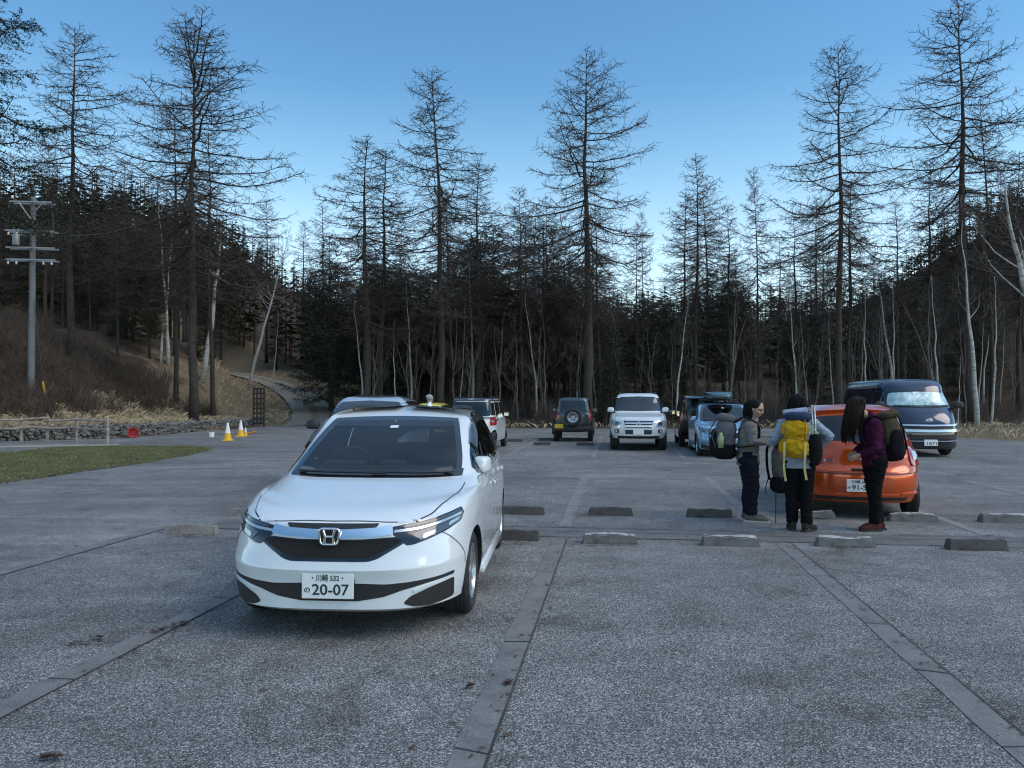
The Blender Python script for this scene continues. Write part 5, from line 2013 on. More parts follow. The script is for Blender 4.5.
# ---------------------------------------------------------------- grey off-roader with a spare wheel
def offroader():
    W = .79
    pm = mat('grey_green_paint', (.055, .06, .062), .25, .4, 1.)
    rg = [RG(1.5, -1.45, .62, .36), RG(1.60, -1.56, .70, .40), RG(1.62, -1.60, .74, .52, n=8, m=4), RG(1.60, -1.62, .745, .80, n=8, m=5), RG(1.55, -1.62, .735, .97, 1.0, 1.0, n=8, m=5), RG(1.1, -1.61, .72, 1.06, 1.06, 1.06, n=8, m=5),
          RG(.62, -1.60, .705, 1.10, 1.09, 1.10, n=8, m=5, crease=True), RG(.35, -1.55, .645, 1.42, 1.42, 1.42, n=8, m=5), RG(.22, -1.51, .60, 1.62, 1.62, 1.62, n=8, m=4.5), RG(.12, -1.46, .55, 1.675, 1.675, 1.675), RG(-.1, -1.3, .42, 1.70), RG(-.4, -.8, .05, 1.71)]
    Car.zc = .36
    C = Car('off_roader', 'small grey off-roader with a spare wheel on its tail, parked at the far edge', (2.52, 31.1), away(R(6.5)), rg, pm, N=104, sub=5, arches=[(1.12, .43, W), (-1.12, .43, W)])
    C.panel('rear_door', [(-.52, .66), (.50, .66), (.53, 1.06), (.50, 1.60), (-.50, 1.60), (-.55, 1.06)], '-x', r=.06)
    C.p('rear_window', [(-.50, 1.13), (.50, 1.13), (.45, 1.56), (-.45, 1.56)], '-x', GLASS, .010, .06)
    C.p('windscreen', [(-.58, 1.16), (.58, 1.16), (.52, 1.58), (-.52, 1.58)], '+x', GLASSB, .006, .04)
    for pl in ([(.42, 1.13), (.22, 1.55), (-.45, 1.57), (-.45, 1.13)], [(-.55, 1.13), (-.55, 1.57), (-1.36, 1.56), (-1.44, 1.15)]):
        C.p('side_window', pl, '+y', GLASS, .006, .05, both=True)
    ts = C.p('tail_lamp', [(.60, 1.30), (.705, 1.22), (.735, .84), (.62, .84)], '-x', REDL, .012, .03, both=True)
    for s in (1, -1):
        for x in (1.12, -1.12):
            wheel(C.root, x, s * (W - .13), .345, .20, s, DARKRIM, 5, .58)
            mb = MB()
            mb.tube([(x + .47 * math.cos(t), s * .765, .36 + .45 * math.sin(t)) for t in np.linspace(-.15, math.pi + .15, 16)], .045, 6)
            mb.obj('fender_flare', BLACKP, C.root, smooth=True)
        mirror_unit(C, .52, .70, 1.18, BLACKP, s, .9)
    mb = MB(); mb.rbox((-1.63, 0, .49), (.14, 1.50, .20), .05); mb.obj('rear_bumper', BLACKP, C.root, angle=40)
    mb = MB(); mb.rbox((1.64, 0, .52), (.16, 1.50, .22), .05); mb.obj('front_bumper', BLACKP, C.root, angle=40)
    sp = link('spare_wheel', None, C.root)
    sp.location = (-1.74, -.0, .945)
    mb = MB(); q, r, h = .20, .335, .09
    mb.lathe([(q, -h * .8), (r * .9, -h), (r, -h * .6), (r, h * .6), (r * .9, h), (q, h * .8)], 'x', 36); mb.obj('tyre', RUB, sp, angle=40)
    mb = MB(); mb.lathe([(.0, -h * .55), (.045, -h * .6), (.07, -h * .35), (.15, -h * .5), (.19, -h * .85), (.205, -h * .85), (.205, h * .5)], 'x', 30)
    mb.obj('rim', ALLOY, sp, angle=40)
    mb = MB()
    for k in range(6):
        t = k * math.pi / 3
        mb.lathe([(0, -.062), (.025, -.062), (.025, -.02)], 'x', 10, (0, .11 * math.cos(t), .11 * math.sin(t)))
    mb.obj('wheel_slot', WELL, sp)
    plate(C.root, (-1.725, .53, .60), math.pi, '', '', '', True)
    b = MB()
    return C


offroader()

# ---------------------------------------------------------------- white four-wheel drive, nose to the viewer
def bigsuv():
    W = .925
    pm = mat('off_white_paint', (.62, .64, .64), .28, .0, 1., var=.05)
    rg = [RG(2.20, -2.2, .70, .40), RG(2.32, -2.3, .85, .38, .40, .42, n=6, m=3), RG(2.38, -2.36, .90, .48, .50, .50, n=6, m=3), RG(2.38, -2.38, W, .68, n=7, m=3.2), RG(2.35, -2.38, W, .90, .92, .92, n=7, m=3.2), RG(2.26, -2.37, .905, 1.01, 1.05, 1.06, n=6, m=3, p=3),
          RG(1.75, -2.36, .885, 1.10, 1.12, 1.14, n=6, m=3), RG(1.22, -2.34, .845, 1.19, 1.18, 1.20, n=5, m=3, nr=8, mr=4, crease=True), RG(.88, -2.28, .775, 1.48, 1.48, 1.48, n=5, m=3.2, nr=8, mr=4), RG(.64, -2.20, .70, 1.72, 1.72, 1.72, n=5, m=3.4, nr=8, mr=4),
          RG(.50, -2.12, .65, 1.785, 1.785, 1.78, n=5, m=3.2), RG(.3, -1.95, .52, 1.825, 1.815, 1.81), RG(-.4, -1.0, .05, 1.845)]
    Car.zc = .385
    C = Car('four_wheel_drive', 'big white four-wheel drive car with nose to the viewer in the far row', (4.30, 26.35), heading(R(8.6)), rg, pm, N=112, sub=5, arches=[(1.40, .45, W), (-1.38, .45, W)])
    C.p('windscreen', [(-.72, 1.25), (0, 1.235), (.72, 1.25), (.655, 1.48), (.58, 1.70), (0, 1.72), (-.58, 1.70), (-.655, 1.48)], '+x', GLASSB, .005, .05)
    go = C.p('grille', [(-.46, .985), (.46, .985), (.40, .735), (-.40, .735)], '+x', BLACKP, .003, .03)
    for z in (.955, .87, .785):
        C.p('grille_bar', [(-.42, z + .022), (.42, z + .022), (.41, z - .022), (-.41, z - .022)], '+x', BRIGHT, .006, .01, parent=go, th=.02)
    ex = C.front(0, .87) + .03
    em = MB()
    for k in range(3):
        t = math.pi / 2 + k * 2 * math.pi / 3
        c = Vector((math.cos(t) * .055, math.sin(t) * .055)); d = Vector((math.cos(t), math.sin(t))) * .05; n_ = Vector((-d.y, d.x)) * .58
        em.prism([tuple(Vector((0, .865)) + c + d), tuple(Vector((0, .865)) + c + n_), tuple(Vector((0, .865)) + c - d), tuple(Vector((0, .865)) + c - n_)], ex - .01, ex + .012, 'x')
    em.obj('emblem', CHROME, go)
    for o, s in zip(C.p('headlamp', [(.50, .985), (.80, .965), (.875, .93), (.865, .75), (.56, .735)], '+x', LENSW, .004, .03, both=True), (1, -1)):
        pl = [(.60, .92), (.74, .92), (.74, .80), (.60, .80)]
        C.p('lamp_bowl', pl if s > 0 else mirror(pl), '+x', LENS, .010, .06, parent=o)
    C.p('lower_grille', [(-.42, .665), (.42, .665), (.40, .53), (-.40, .53)], '+x', BLACKP, .004, .02)
    C.p('fog_lamp', [(.60, .69), (.74, .69), (.74, .56), (.60, .56)], '+x', GLOSSB, .006, .065, both=True)
    C.p('bumper_shade', [(-.66, .475), (.66, .475), (.62, .36), (-.62, .36)], '+x', WELL, .004, .02)  # black patch paints in the darkness below the front bumper
    for s in (1, -1):
        mb = MB(); mb.lathe([(0, .0), (.045, .0), (.05, -.02)], 'x', 14, (C.front(s * .67, .625) + .016, s * .67, .625)); mb.obj('fog_lens', LENSW, C.root)
    C.panel('bonnet', [(2.30, 0), (2.28, .5), (2.2, .70), (1.25, .72), (1.25, 0)] + [(1.25, -.72), (2.2, -.70), (2.28, -.5)], 'z', r=.05)
    for pl in ([(1.05, 1.24), (.66, 1.66), (-.05, 1.69), (-.05, 1.24)], [(-.15, 1.24), (-.15, 1.69), (-1.05, 1.69), (-1.05, 1.24)], [(-1.2, 1.25), (-1.2, 1.68), (-2.05, 1.65), (-2.18, 1.27)]):
        C.p('side_window', pl, '+y', GLASS, .006, .05, both=True)
    C.panel('door', [(1.0, .48), (-.06, .48), (-.10, 1.2), (.98, 1.18)], '+y', both=True, r=.06)
    C.panel('door', [(-.10, .48), (-.86, .48), (-1.0, .8), (-1.08, 1.2), (-.13, 1.2)], '+y', both=True, r=.06)
    for s in (1, -1):
        for x in (1.40, -1.38):
            wheel(C.root, x, s * (W - .16), .385, .26, s, ALLOY, 6, .60)
        mirror_unit(C, .92, .76, 1.28, pm, s, .95)
        mb = MB(); mb.tube([(.3, s * .60, 1.80), (.2, s * .60, 1.865), (-1.8, s * .60, 1.86), (-1.95, s * .60, 1.78)], .02, 6); mb.obj('roof_rail', BLACKP, C.root)
        mb = MB(); mb.box((-.0, s * .88, .38), (1.7, .14, .05)); mb.obj('side_step', BLACKP, C.root)
    plate(C.root, (C.front(0, .6) + .035, 0, .60), 0, '', '', '')
    return C


bigsuv()

# ---------------------------------------------------------------- black minivan half hidden behind the blue car
BLK = mat('black_paint', (.010, .010, .012), .2, .2, 1.)
def van_box(name, label, loc, hd, pm, W, H, L, cat='van'):
    f, b = L / 2, -L / 2
    rg = [RG(f - .2, b + .2, W * .8, .26), RG(f - .02, b + .04, W * .97, .28), RG(f, b, W, .5, n=8, m=4), RG(f - .03, b, W, .85, n=8, m=4), RG(f - .2, b + .01, W * .98, 1.0, 1.02, 1.02, n=8, m=4), RG(f - .45, b + .02, W * .96, 1.06, n=8, m=4.5, crease=True),
          RG(f - .85, b + .08, W * .90, H * .82, n=8, m=4.5), RG(f - 1.05, b + .14, W * .84, H * .95, n=8, m=4.5), RG(f - 1.2, b + .22, W * .74, H * .985, n=8, m=4), RG(f - 1.8, b + .9, .05, H)]
    Car.zc = .31
    C = Car(name, label, loc, hd, rg, pm, N=96, sub=5, arches=[(L * .3, .35, W), (-L * .3, .35, W)], cat=cat)
    C.p('rear_window', [(-W * .82, 1.10), (W * .82, 1.10), (W * .76, H * .91), (-W * .76, H * .91)], '-x', GLASS, .006, .06)
    C.p('windscreen', [(-W * .86, 1.10), (W * .86, 1.10), (W * .78, H * .91), (-W * .78, H * .91)], '+x', GLASSB, .006, .05)
    for x0, x1 in ((f - .75, .35), (.25, -.75), (-.85, b + .25)):
        C.p('side_window', [(x0, 1.10), (x0 - (.22 if x0 > .8 else 0), H * .90), (x1, H * .90), (x1, 1.10)], '+y', GLASS, .006, .05, both=True)
    C.p('tail_lamp', [(W * .84, 1.35), (W * .96, 1.35), (W * .98, .85), (W * .86, .85)], '-x', REDL, .008, .03, both=True)
    for x in (L * .3, -L * .3):
        for s in (1, -1):
            wheel(C.root, x, s * (W - .10), .31, .18, s, DARKRIM, 6, .62)
    for s in (1, -1):
        mirror_unit(C, f - .72, W * .93, 1.14, pm, s)
    return C


kb = van_box('minivan', 'black minivan half hidden behind the blue car with the roof box', (6.72, 27.6), away(R(8.5)), BLK, .80, 1.76, 3.9)
mb = MB(); mb.rbox((-2.25, .0, 1.70), (.85, 1.35, .05), .02, 0, Matrix.Rotation(R(-6), 3, 'Y')); tg = mb.obj('raised_tailgate', BLK, kb.root, angle=40)
mb = MB()
for s in (1, -1):
    mb.tube([(-2.2, s * .58, 1.67), (-1.86, s * .62, 1.25)], .012, 6)
mb.obj('gas_strut', SILV, tg)

# ---------------------------------------------------------------- blue estate with a roof box
BLUE = mat('ice_blue_paint', (.22, .37, .52), .24, .2, 1.)
blue = shuttle('estate_car', 'ice blue estate car with a dark roof box, nose to the viewer, beyond the hikers', (6.37, 23.45), R(8.0), BLUE, True, None)
mb = MB()
for x in (-.35, -1.25):
    mb.tube([(x, -.52, 1.50), (x, -.50, 1.60), (x, .50, 1.60), (x, .52, 1.50)], .022, 6)
mb.obj('roof_bar', BLACKP, blue.root)
bm = bmesh.new()
bmesh.ops.create_uvsphere(bm, u_segments=32, v_segments=20, radius=1)
for v in bm.verts:
    q = [math.copysign(abs(a) ** .5, a) for a in v.co]
    nose = 1 - .35 * max(0, q[0]) ** 3
    v.co = Vector((q[0] * 1.02 - .75, q[1] * .40 * (1 - .18 * max(0, q[0]) ** 3), 1.615 + (.255 * nose * (q[2] * .5 + .5))))
mb = MB(); mb.addbm(bm)
mb.obj('roof_box', mat('roof_box_plastic', (.03, .055, .06), .25, 0, .6), None, smooth=True, label='dark green roof box strapped on top of the ice blue estate car', cat='roof box', loc=blue.root.location, rz=blue.root.rotation_euler.z)

# ---------------------------------------------------------------- orange hatchback, tail to the viewer
def march():
    W = .8325
    pm = mat('copper_orange_paint', (.56, .075, .007), .2, .35, 1., var=.04)
    rg = [RG(1.7, -1.62, .62, .26), RG(1.84, -1.82, .78, .215, .19, .225, n=6, m=2.8), RG(1.88, -1.88, .825, .30, .30, .31, n=6, m=2.7), RG(1.89, -1.90, W, .48, .50, .46, n=6, m=2.6, nr=7, mr=2.7), RG(1.88, -1.895, W, .60, .62, .60, nr=7, mr=2.7), RG(1.82, -1.83, .83, .72, .76, .70, p=3, nr=7, mr=2.7),
          RG(1.68, -1.79, .815, .80, .87, .84, p=2.4, nr=7, mr=2.7), RG(1.3, -1.765, .795, .90, .93, .95, nr=5, mr=2.5), RG(.85, -1.72, .765, .99, .98, 1.03, n=4, nr=5.5, mr=2.9, crease=False), RG(.45, -1.63, .71, 1.18, 1.18, 1.20, n=4, nr=5.5, mr=2.9), RG(.1, -1.52, .625, 1.37, 1.37, 1.36, n=4, nr=5.5, mr=3.0),
          RG(-.05, -1.45, .565, 1.435, 1.435, 1.42, nr=5.5, mr=2.9), RG(-.25, -1.30, .44, 1.48, 1.475, 1.465), RG(-.5, -.9, .05, 1.51)]
    Car.zc = .295
    C = Car('hatchback_car', 'copper orange hatchback with tail to the viewer, beside the three hikers', (5.19, 12.12), away(R(16)), rg, pm, N=144, sub=6, arches=[(1.22, .335, W), (-1.23, .335, W)])
    C.panel('tailgate', [(-.68, 1.02), (-.67, .78), (-.58, .655), (-.4, .635), (.4, .635), (.58, .655), (.67, .78), (.68, 1.02), (.56, 1.44), (-.56, 1.44)], '-x', r=.06)
    tgate = [o for o in C.root.children if o.name.startswith('tailgate')][-1]
    C.p('rear_window', [(-.66, 1.055), (0, 1.025), (.66, 1.055), (.62, 1.19), (.535, 1.36), (0, 1.40), (-.535, 1.36), (-.62, 1.19)], '-x', GLASS, .006, .06)
    C.p('roof_spoiler', [(-.56, 1.465), (0, 1.49), (.56, 1.465), (.55, 1.40), (0, 1.43), (-.55, 1.40)], '-x', pm, .004, .03, th=.05)
    C.p('brake_light', [(-.14, 1.445), (.14, 1.445), (.14, 1.43), (-.14, 1.43)], '-x', REDL, .056, .004)
    for o, s in zip(C.p('tail_lamp', [(.60, 1.045), (.70, 1.075), (.755, 1.02), (.80, .90), (.815, .765), (.80, .70), (.655, .715), (.625, .80), (.63, .94)], '-x', REDL, .012, .03, both=True, th=.01), (1, -1)):
        pl = [(.655, .89), (.735, .89), (.74, .79), (.67, .79)]
        C.p('reversing_lens', pl if s > 0 else mirror(pl), '-x', LENSW, .026, .02, parent=o)
    C.p('plate_recess', [(-.42, .545), (-.33, .575), (.33, .575), (.42, .545), (.40, .40), (.30, .365), (-.30, .365), (-.40, .40)], '-x', mat('recess_shade_orange', (.44, .058, .006), .3, .35, 1.), .0015, .05)  # flat patch; body orange darkened to paint in the recess shade
    plate(C.root, (C.rear(0, .455) - .014, .02, .455), math.pi, '川崎 501', 'わ', '91-57')
    C.p('bumper_seam', seam([(-.78, .63), (-.6, .617), (0, .612), (.6, .617), (.78, .63)], .012), '-x', BLACKP, .003, 0)
    C.p('bumper_valance', [(-.60, .30), (.60, .30), (.55, .255), (-.55, .255)], '-x', BLACKP, .004, .02)
    C.p('bumper_crease', seam(spline([(-.74, .36), (-.5, .335), (0, .33), (.5, .335), (.74, .36)], 4), .02), '-x', pm, .002, 0, th=.016)
    for s in (1, -1):
        C.p('reflector', [(s * .50, .36), (s * .66, .372), (s * .66, .352), (s * .50, .342)][::s], '-x', mat('orange_reflector', (.55, .08, .02), .2), .02, .005)
    # round badge and the name on the left
    ex = C.rear(0, .86) - .006
    em = MB()
    em.tube([(C.rear(.075 * math.cos(t), .875 + .075 * math.sin(t)) - .010, .075 * math.cos(t), .875 + .075 * math.sin(t)) for t in np.linspace(0, 2 * math.pi, 26)], .009, 8, caps=False)
    em.rbox((ex - .008, 0, .875), (.014, .19, .030), .008)
    em.obj('emblem', CHROME, tgate, angle=50)
    me = text_mesh('MARCH', .062, .003)
    mb = MB()
    mesh_to_mb(mb, me, Matrix.Translation((0, .45, .775)) @ Matrix.Rotation(R(-90), 4, 'Z') @ Matrix.Rotation(R(90), 4, 'X') @ Matrix.Diagonal((1.15, .8, 1, 1)))
    mb.v = [(C.rear(v[1], v[2]) - .006 + v[0], v[1], v[2]) for v in mb.v]
    mb.obj('lettering', CHROME, tgate)
    mb = MB(); mb.rbox((C.rear(0, .655) - .01, 0, .67), (.03, .24, .03), .01); mb.obj('handle', BLACKP, tgate)
    wiper(C, [(.08, 1.01), (-.15, 1.045), (-.38, 1.07)], '-x')
    C.p('windscreen', [(-.66, 1.03), (.66, 1.03), (.56, 1.36), (-.56, 1.36)], '+x', GLASSB, .005, .05)
    for pl in ([(.62, 1.03), (.30, 1.29), (-.08, 1.37), (-.12, 1.02)], [(-.20, 1.02), (-.16, 1.38), (-.75, 1.38), (-1.05, 1.30), (-1.2, 1.10), (-1.15, 1.05)]):
        C.p('side_window', pl, '+y', GLASS, .006, .05, both=True)
    C.panel('door', [(.75, .32), (-.14, .32), (-.16, 1.0), (.70, .98)], '+y', both=True, r=.06)
    C.panel('door', [(-.17, .32), (-.75, .32), (-.9, .6), (-1.12, .78), (-1.15, 1.02), (-.19, 1.0)], '+y', both=True, r=.06)
    for x in (1.22, -1.23):
        for s in (1, -1):
            wheel(C.root, x, s * (W - .125), .295, .17, s, ALLOY, 7, .64)
    for s in (1, -1):
        mirror_unit(C, .50, .73, 1.04, pm, s)
    return C


march()

# ---------------------------------------------------------------- navy high-roof van
def hiace():
    W, H, L = .95, 2.19, 5.2
    pm = mat('navy_paint', (.012, .017, .040), .16, .35, 1.)
    f, b = L / 2, -L / 2
    rg = [RG(f - .25, b + .2, .75, .24), RG(f - .08, b + .04, .90, .22, .24, .28, n=6, m=3), RG(f - .01, b, .935, .40, n=6, m=2.9), RG(f, b, W, .62, n=6, m=2.9), RG(f - .04, b, W, .84, n=6, m=2.9), RG(f - .10, b, .945, 1.0, 1.0, 1.0, n=6, m=2.8),
          RG(f - .27, b + .01, .935, 1.20, n=6, m=2.8), RG(f - .48, b + .02, .92, 1.36, n=6, m=2.9, nr=9, mr=6), RG(f - .84, b + .05, .865, 1.74, n=6, m=3, nr=9, mr=6), RG(f - 1.0, b + .08, .845, 1.95, n=6.5, m=3.4, nr=9, mr=6),
          RG(f - 1.22, b + .14, .76, 2.10, n=6.5, m=3.6, nr=9, mr=6), RG(f - 1.58, b + .25, .60, 2.16, n=6, m=3.2), RG(f - 2.2, b + .9, .05, H)]
    Car.zc = .33
    C = Car('high_roof_van', 'navy blue high-roof van with a foil sunshade behind its windscreen', (12.02, 24.1), heading(R(8)), rg, pm, N=128, sub=6, arches=[(1.35, .40, W), (-1.55, .40, W)], cat='van')
    C.p('windscreen_frame', [(-.86, 1.36), (0, 1.335), (.86, 1.36), (.80, 1.60), (.745, 1.775), (.70, 1.80), (0, 1.82), (-.70, 1.80), (-.745, 1.775), (-.80, 1.60)], '+x', GLOSSB, .003, .05)
    m, nt, bs, P = node_mat('foil_sunshade')
    cc_ = ramp(nt, nz(nt, P, 3.2, 5, .6, 1.2), [(.3, (.14, .26, .27)), (.5, (.36, .50, .50)), (.7, (.60, .70, .69))])
    nt.links.new(cc_, bs.inputs['Base Color']); bs.inputs['Roughness'].default_value = .32; bs.inputs['Metallic'].default_value = .25
    bp = nt.nodes.new('ShaderNodeBump'); bp.inputs['Strength'].default_value = .7; bp.inputs['Distance'].default_value = .05
    nt.links.new(nz(nt, P, 5, 4, .6, .8), bp.inputs['Height']); nt.links.new(bp.outputs['Normal'], bs.inputs['Normal'])
    bs.inputs['Coat Weight'].default_value = .6
    wo = C.p('windscreen', [(-.80, 1.40), (0, 1.375), (.80, 1.40), (.755, 1.58), (.70, 1.755), (0, 1.785), (-.70, 1.755), (-.755, 1.58)], '+x', m, .006, .05)
    wiper(C, [(-.7, 1.40), (-.2, 1.385), (.1, 1.39)]); wiper(C, [(.05, 1.40), (.4, 1.385), (.72, 1.40)])
    go = C.p('grille', [(-.62, .90), (.62, .90), (.60, .72), (-.60, .72)], '+x', BLACKP, .003, .03)
    C.p('chrome_bar', [(-.92, .935), (-.6, .885), (0, .875), (.6, .885), (.92, .935), (.90, .90), (.6, .845), (0, .835), (-.6, .845), (-.90, .90)], '+x', BRIGHT, .004, .01, parent=go, th=.03)
    C.p('chrome_bar', [(-.62, .77), (-.52, .755), (0, .745), (.52, .755), (.62, .77), (.86, .73), (.8, .69), (.5, .69), (0, .68), (-.5, .69), (-.8, .69), (-.86, .73)], '+x', BRIGHT, .004, .01, parent=go, th=.03)
    ex = C.front(0, 1.0) + .008
    em = MB()
    for ry, rz_ in ((.085, .058), (.034, .056), (.062, .022)):
        dz = .018 if ry == .062 else 0
        em.tube([(ex, ry * math.cos(t), .985 + dz + rz_ * math.sin(t)) for t in np.linspace(0, 2 * math.pi, 24)], .009, 6, caps=False)
    em.obj('emblem', CHROME, go, smooth=True)
    for o, s in zip(C.p('headlamp', [(.64, .87), (.80, .91), (.925, .955), (.942, .80), (.92, .715), (.70, .72)], '+x', LENSW, .006, .03, both=True), (1, -1)):
        for pl in ([(.70, .835), (.77, .85), (.77, .78), (.70, .78)], [(.84, .885), (.90, .90), (.90, .81), (.84, .80)]):
            C.p('reflector', pl if s > 0 else mirror(pl), '+x', LENS, .010, .03, parent=o)
    C.p('lower_intake', [(-.70, .60), (.70, .60), (.66, .50), (-.66, .50)], '+x', BLACKP, .003, .02)
    C.p('lower_intake', [(-.78, .36), (.78, .36), (.74, .27), (-.74, .27)], '+x', BLACKP, .003, .02)
    C.p('silver_trim', seam([(-.80, .455), (-.4, .44), (.4, .44), (.80, .455)], .022), '+x', SILV, .004, 0, th=.008)
    C.p('fog_lamp', [(.79, .50), (.89, .50), (.89, .41), (.79, .41)], '+x', LENSW, .006, .04, both=True)
    plate(C.root, (C.front(0, .40) + .02, 0, .40), 0, '', '', '1871')
    for x0, x1 in ((1.72, .95), (.75, -.75), (-.9, -2.4)):
        C.p('side_window', [(x0, 1.34), (x0 - (.32 if x0 > 1 else 0), 1.74), (x1, 1.74), (x1, 1.34)], '+y', GLASS, .006, .06, both=True)
    C.p('roof_stripe', seam([(1.0, 1.93), (-2.45, 1.93)], .05), '+y', SILV, .006, 0, both=True)
    C.panel('door', [(1.85, .42), (1.72, .42), (1.6, .80), (1.05, .80), (.98, .42), (.86, .42), (.86, 1.80), (1.32, 1.80), (1.80, 1.32)], '+y', both=True, r=.05)
    for x in (1.35, -1.55):
        for s in (1, -1):
            wheel(C.root, x, s * (W - .14), .335, .20, s, ALLOY, 6, .60)
    for s in (1, -1):
        mirror_unit(C, 1.78, .86, 1.42, BLACKP, s, 1.1)
    C.root.scale = (1.05, 1.06, 1.03)
    return C


hiace()
# ================================================================== hikers and their packs
SKIN = mat('skin', (.42, .25, .18), .5, var=.08, vscale=20)
HAIRB = mat('black_hair', (.006, .005, .005), .6, 0, 0, .12, var=.3, vscale=40)
HAIRD = mat('dark_brown_hair', (.016, .009, .006), .6, 0, 0, .12, var=.4, vscale=40)
EYE_ = mat('eye_dark', (.01, .008, .008), .15)
LIP = mat('lip', (.30, .10, .09), .5)


def cloth(name, col, var=.25):
    return mat(name, col, .95, 0, 0, .08, var=var, vscale=9, bump=.25, bscale=140)


def vox(name, mb, size, m, parent, sm=3, wrinkle=0., wscale=9., **kw):
    me = mb.mesh(name, m)
    bm = bmesh.new(); bm.from_mesh(me); bmesh.ops.recalc_face_normals(bm, faces=bm.faces); bm.to_mesh(me); bm.free()
    o = bpy.data.objects.new('tmp', me); COL.objects.link(o)
    md = o.modifiers.new('r', 'REMESH'); md.mode = 'VOXEL'; md.voxel_size = size
    s = o.modifiers.new('s', 'SMOOTH'); s.iterations = sm; s.factor = .5
    dg = bpy.context.evaluated_depsgraph_get()
    out = bpy.data.meshes.new_from_object(o.evaluated_get(dg))
    bpy.data.objects.remove(o)
    if wrinkle:
        n = [v.normal.copy() for v in out.vertices]
        for v, q in zip(out.vertices, n):
            c = v.co
            k = noise.noise(Vector((c.x * wscale, c.y * wscale, c.z * wscale * 1.9))) + .5 * noise.noise(Vector((c.x * wscale * 2.3 + 5, c.y * wscale * 2.3, c.z * wscale * 4)))
            v.co = c + q * k * wrinkle
    out.polygons.foreach_set('use_smooth', [True] * len(out.polygons))
    return link(name, out, parent, **kw)


def ell(mb, c, r, rot=None, u=18, v=12):
    bm = bmesh.new()
    bmesh.ops.create_uvsphere(bm, u_segments=u, v_segments=v, radius=1)
    M = Matrix.Translation(Vector(c)) @ (rot.to_4x4() if rot is not None else Matrix()) @ Matrix.Diagonal((*r, 1))
    mb.addbm(bm, 0, M)


def hand(mb, w, d, palm, s, curl=.7):
    """w wrist, d hand direction, palm = palm normal; four unequal bent fingers and a side thumb"""
    w, d, palm = Vector(w), Vector(d).normalized(), Vector(palm)
    palm = (palm - d * palm.dot(d)).normalized()
    side = d.cross(palm) * s
    c = w + d * .045
    rot = Matrix((d, side, palm)).transposed()
    ell(mb, c, (.052, .040, .017), rot)
    for k, (o, L) in enumerate(((.030, .072), (.010, .080), (-.010, .075), (-.029, .060))):
        p0 = w + d * .080 + side * o
        a = d
        pts = [p0 - d * .02]
        for j, f in enumerate((.45, .32, .23)):
            a = (a * math.cos(curl * .55) + palm * math.sin(curl * .55)).normalized()
            pts.append(pts[-1] + a * L * f + (d * .02 if j == 0 else Vector()))
        mb.tube(pts, [.0092, .0088, .0082, .0068], 7)
    t0 = w + d * .02 + side * .030
    t1 = t0 + (d * .5 + side * .75 + palm * .35).normalized() * .035
    t2 = t1 + (d * .9 + side * .2 + palm * .5).normalized() * .030
    mb.tube([t0 - side * .01, t1, t2], [.013, .0105, .008], 7)


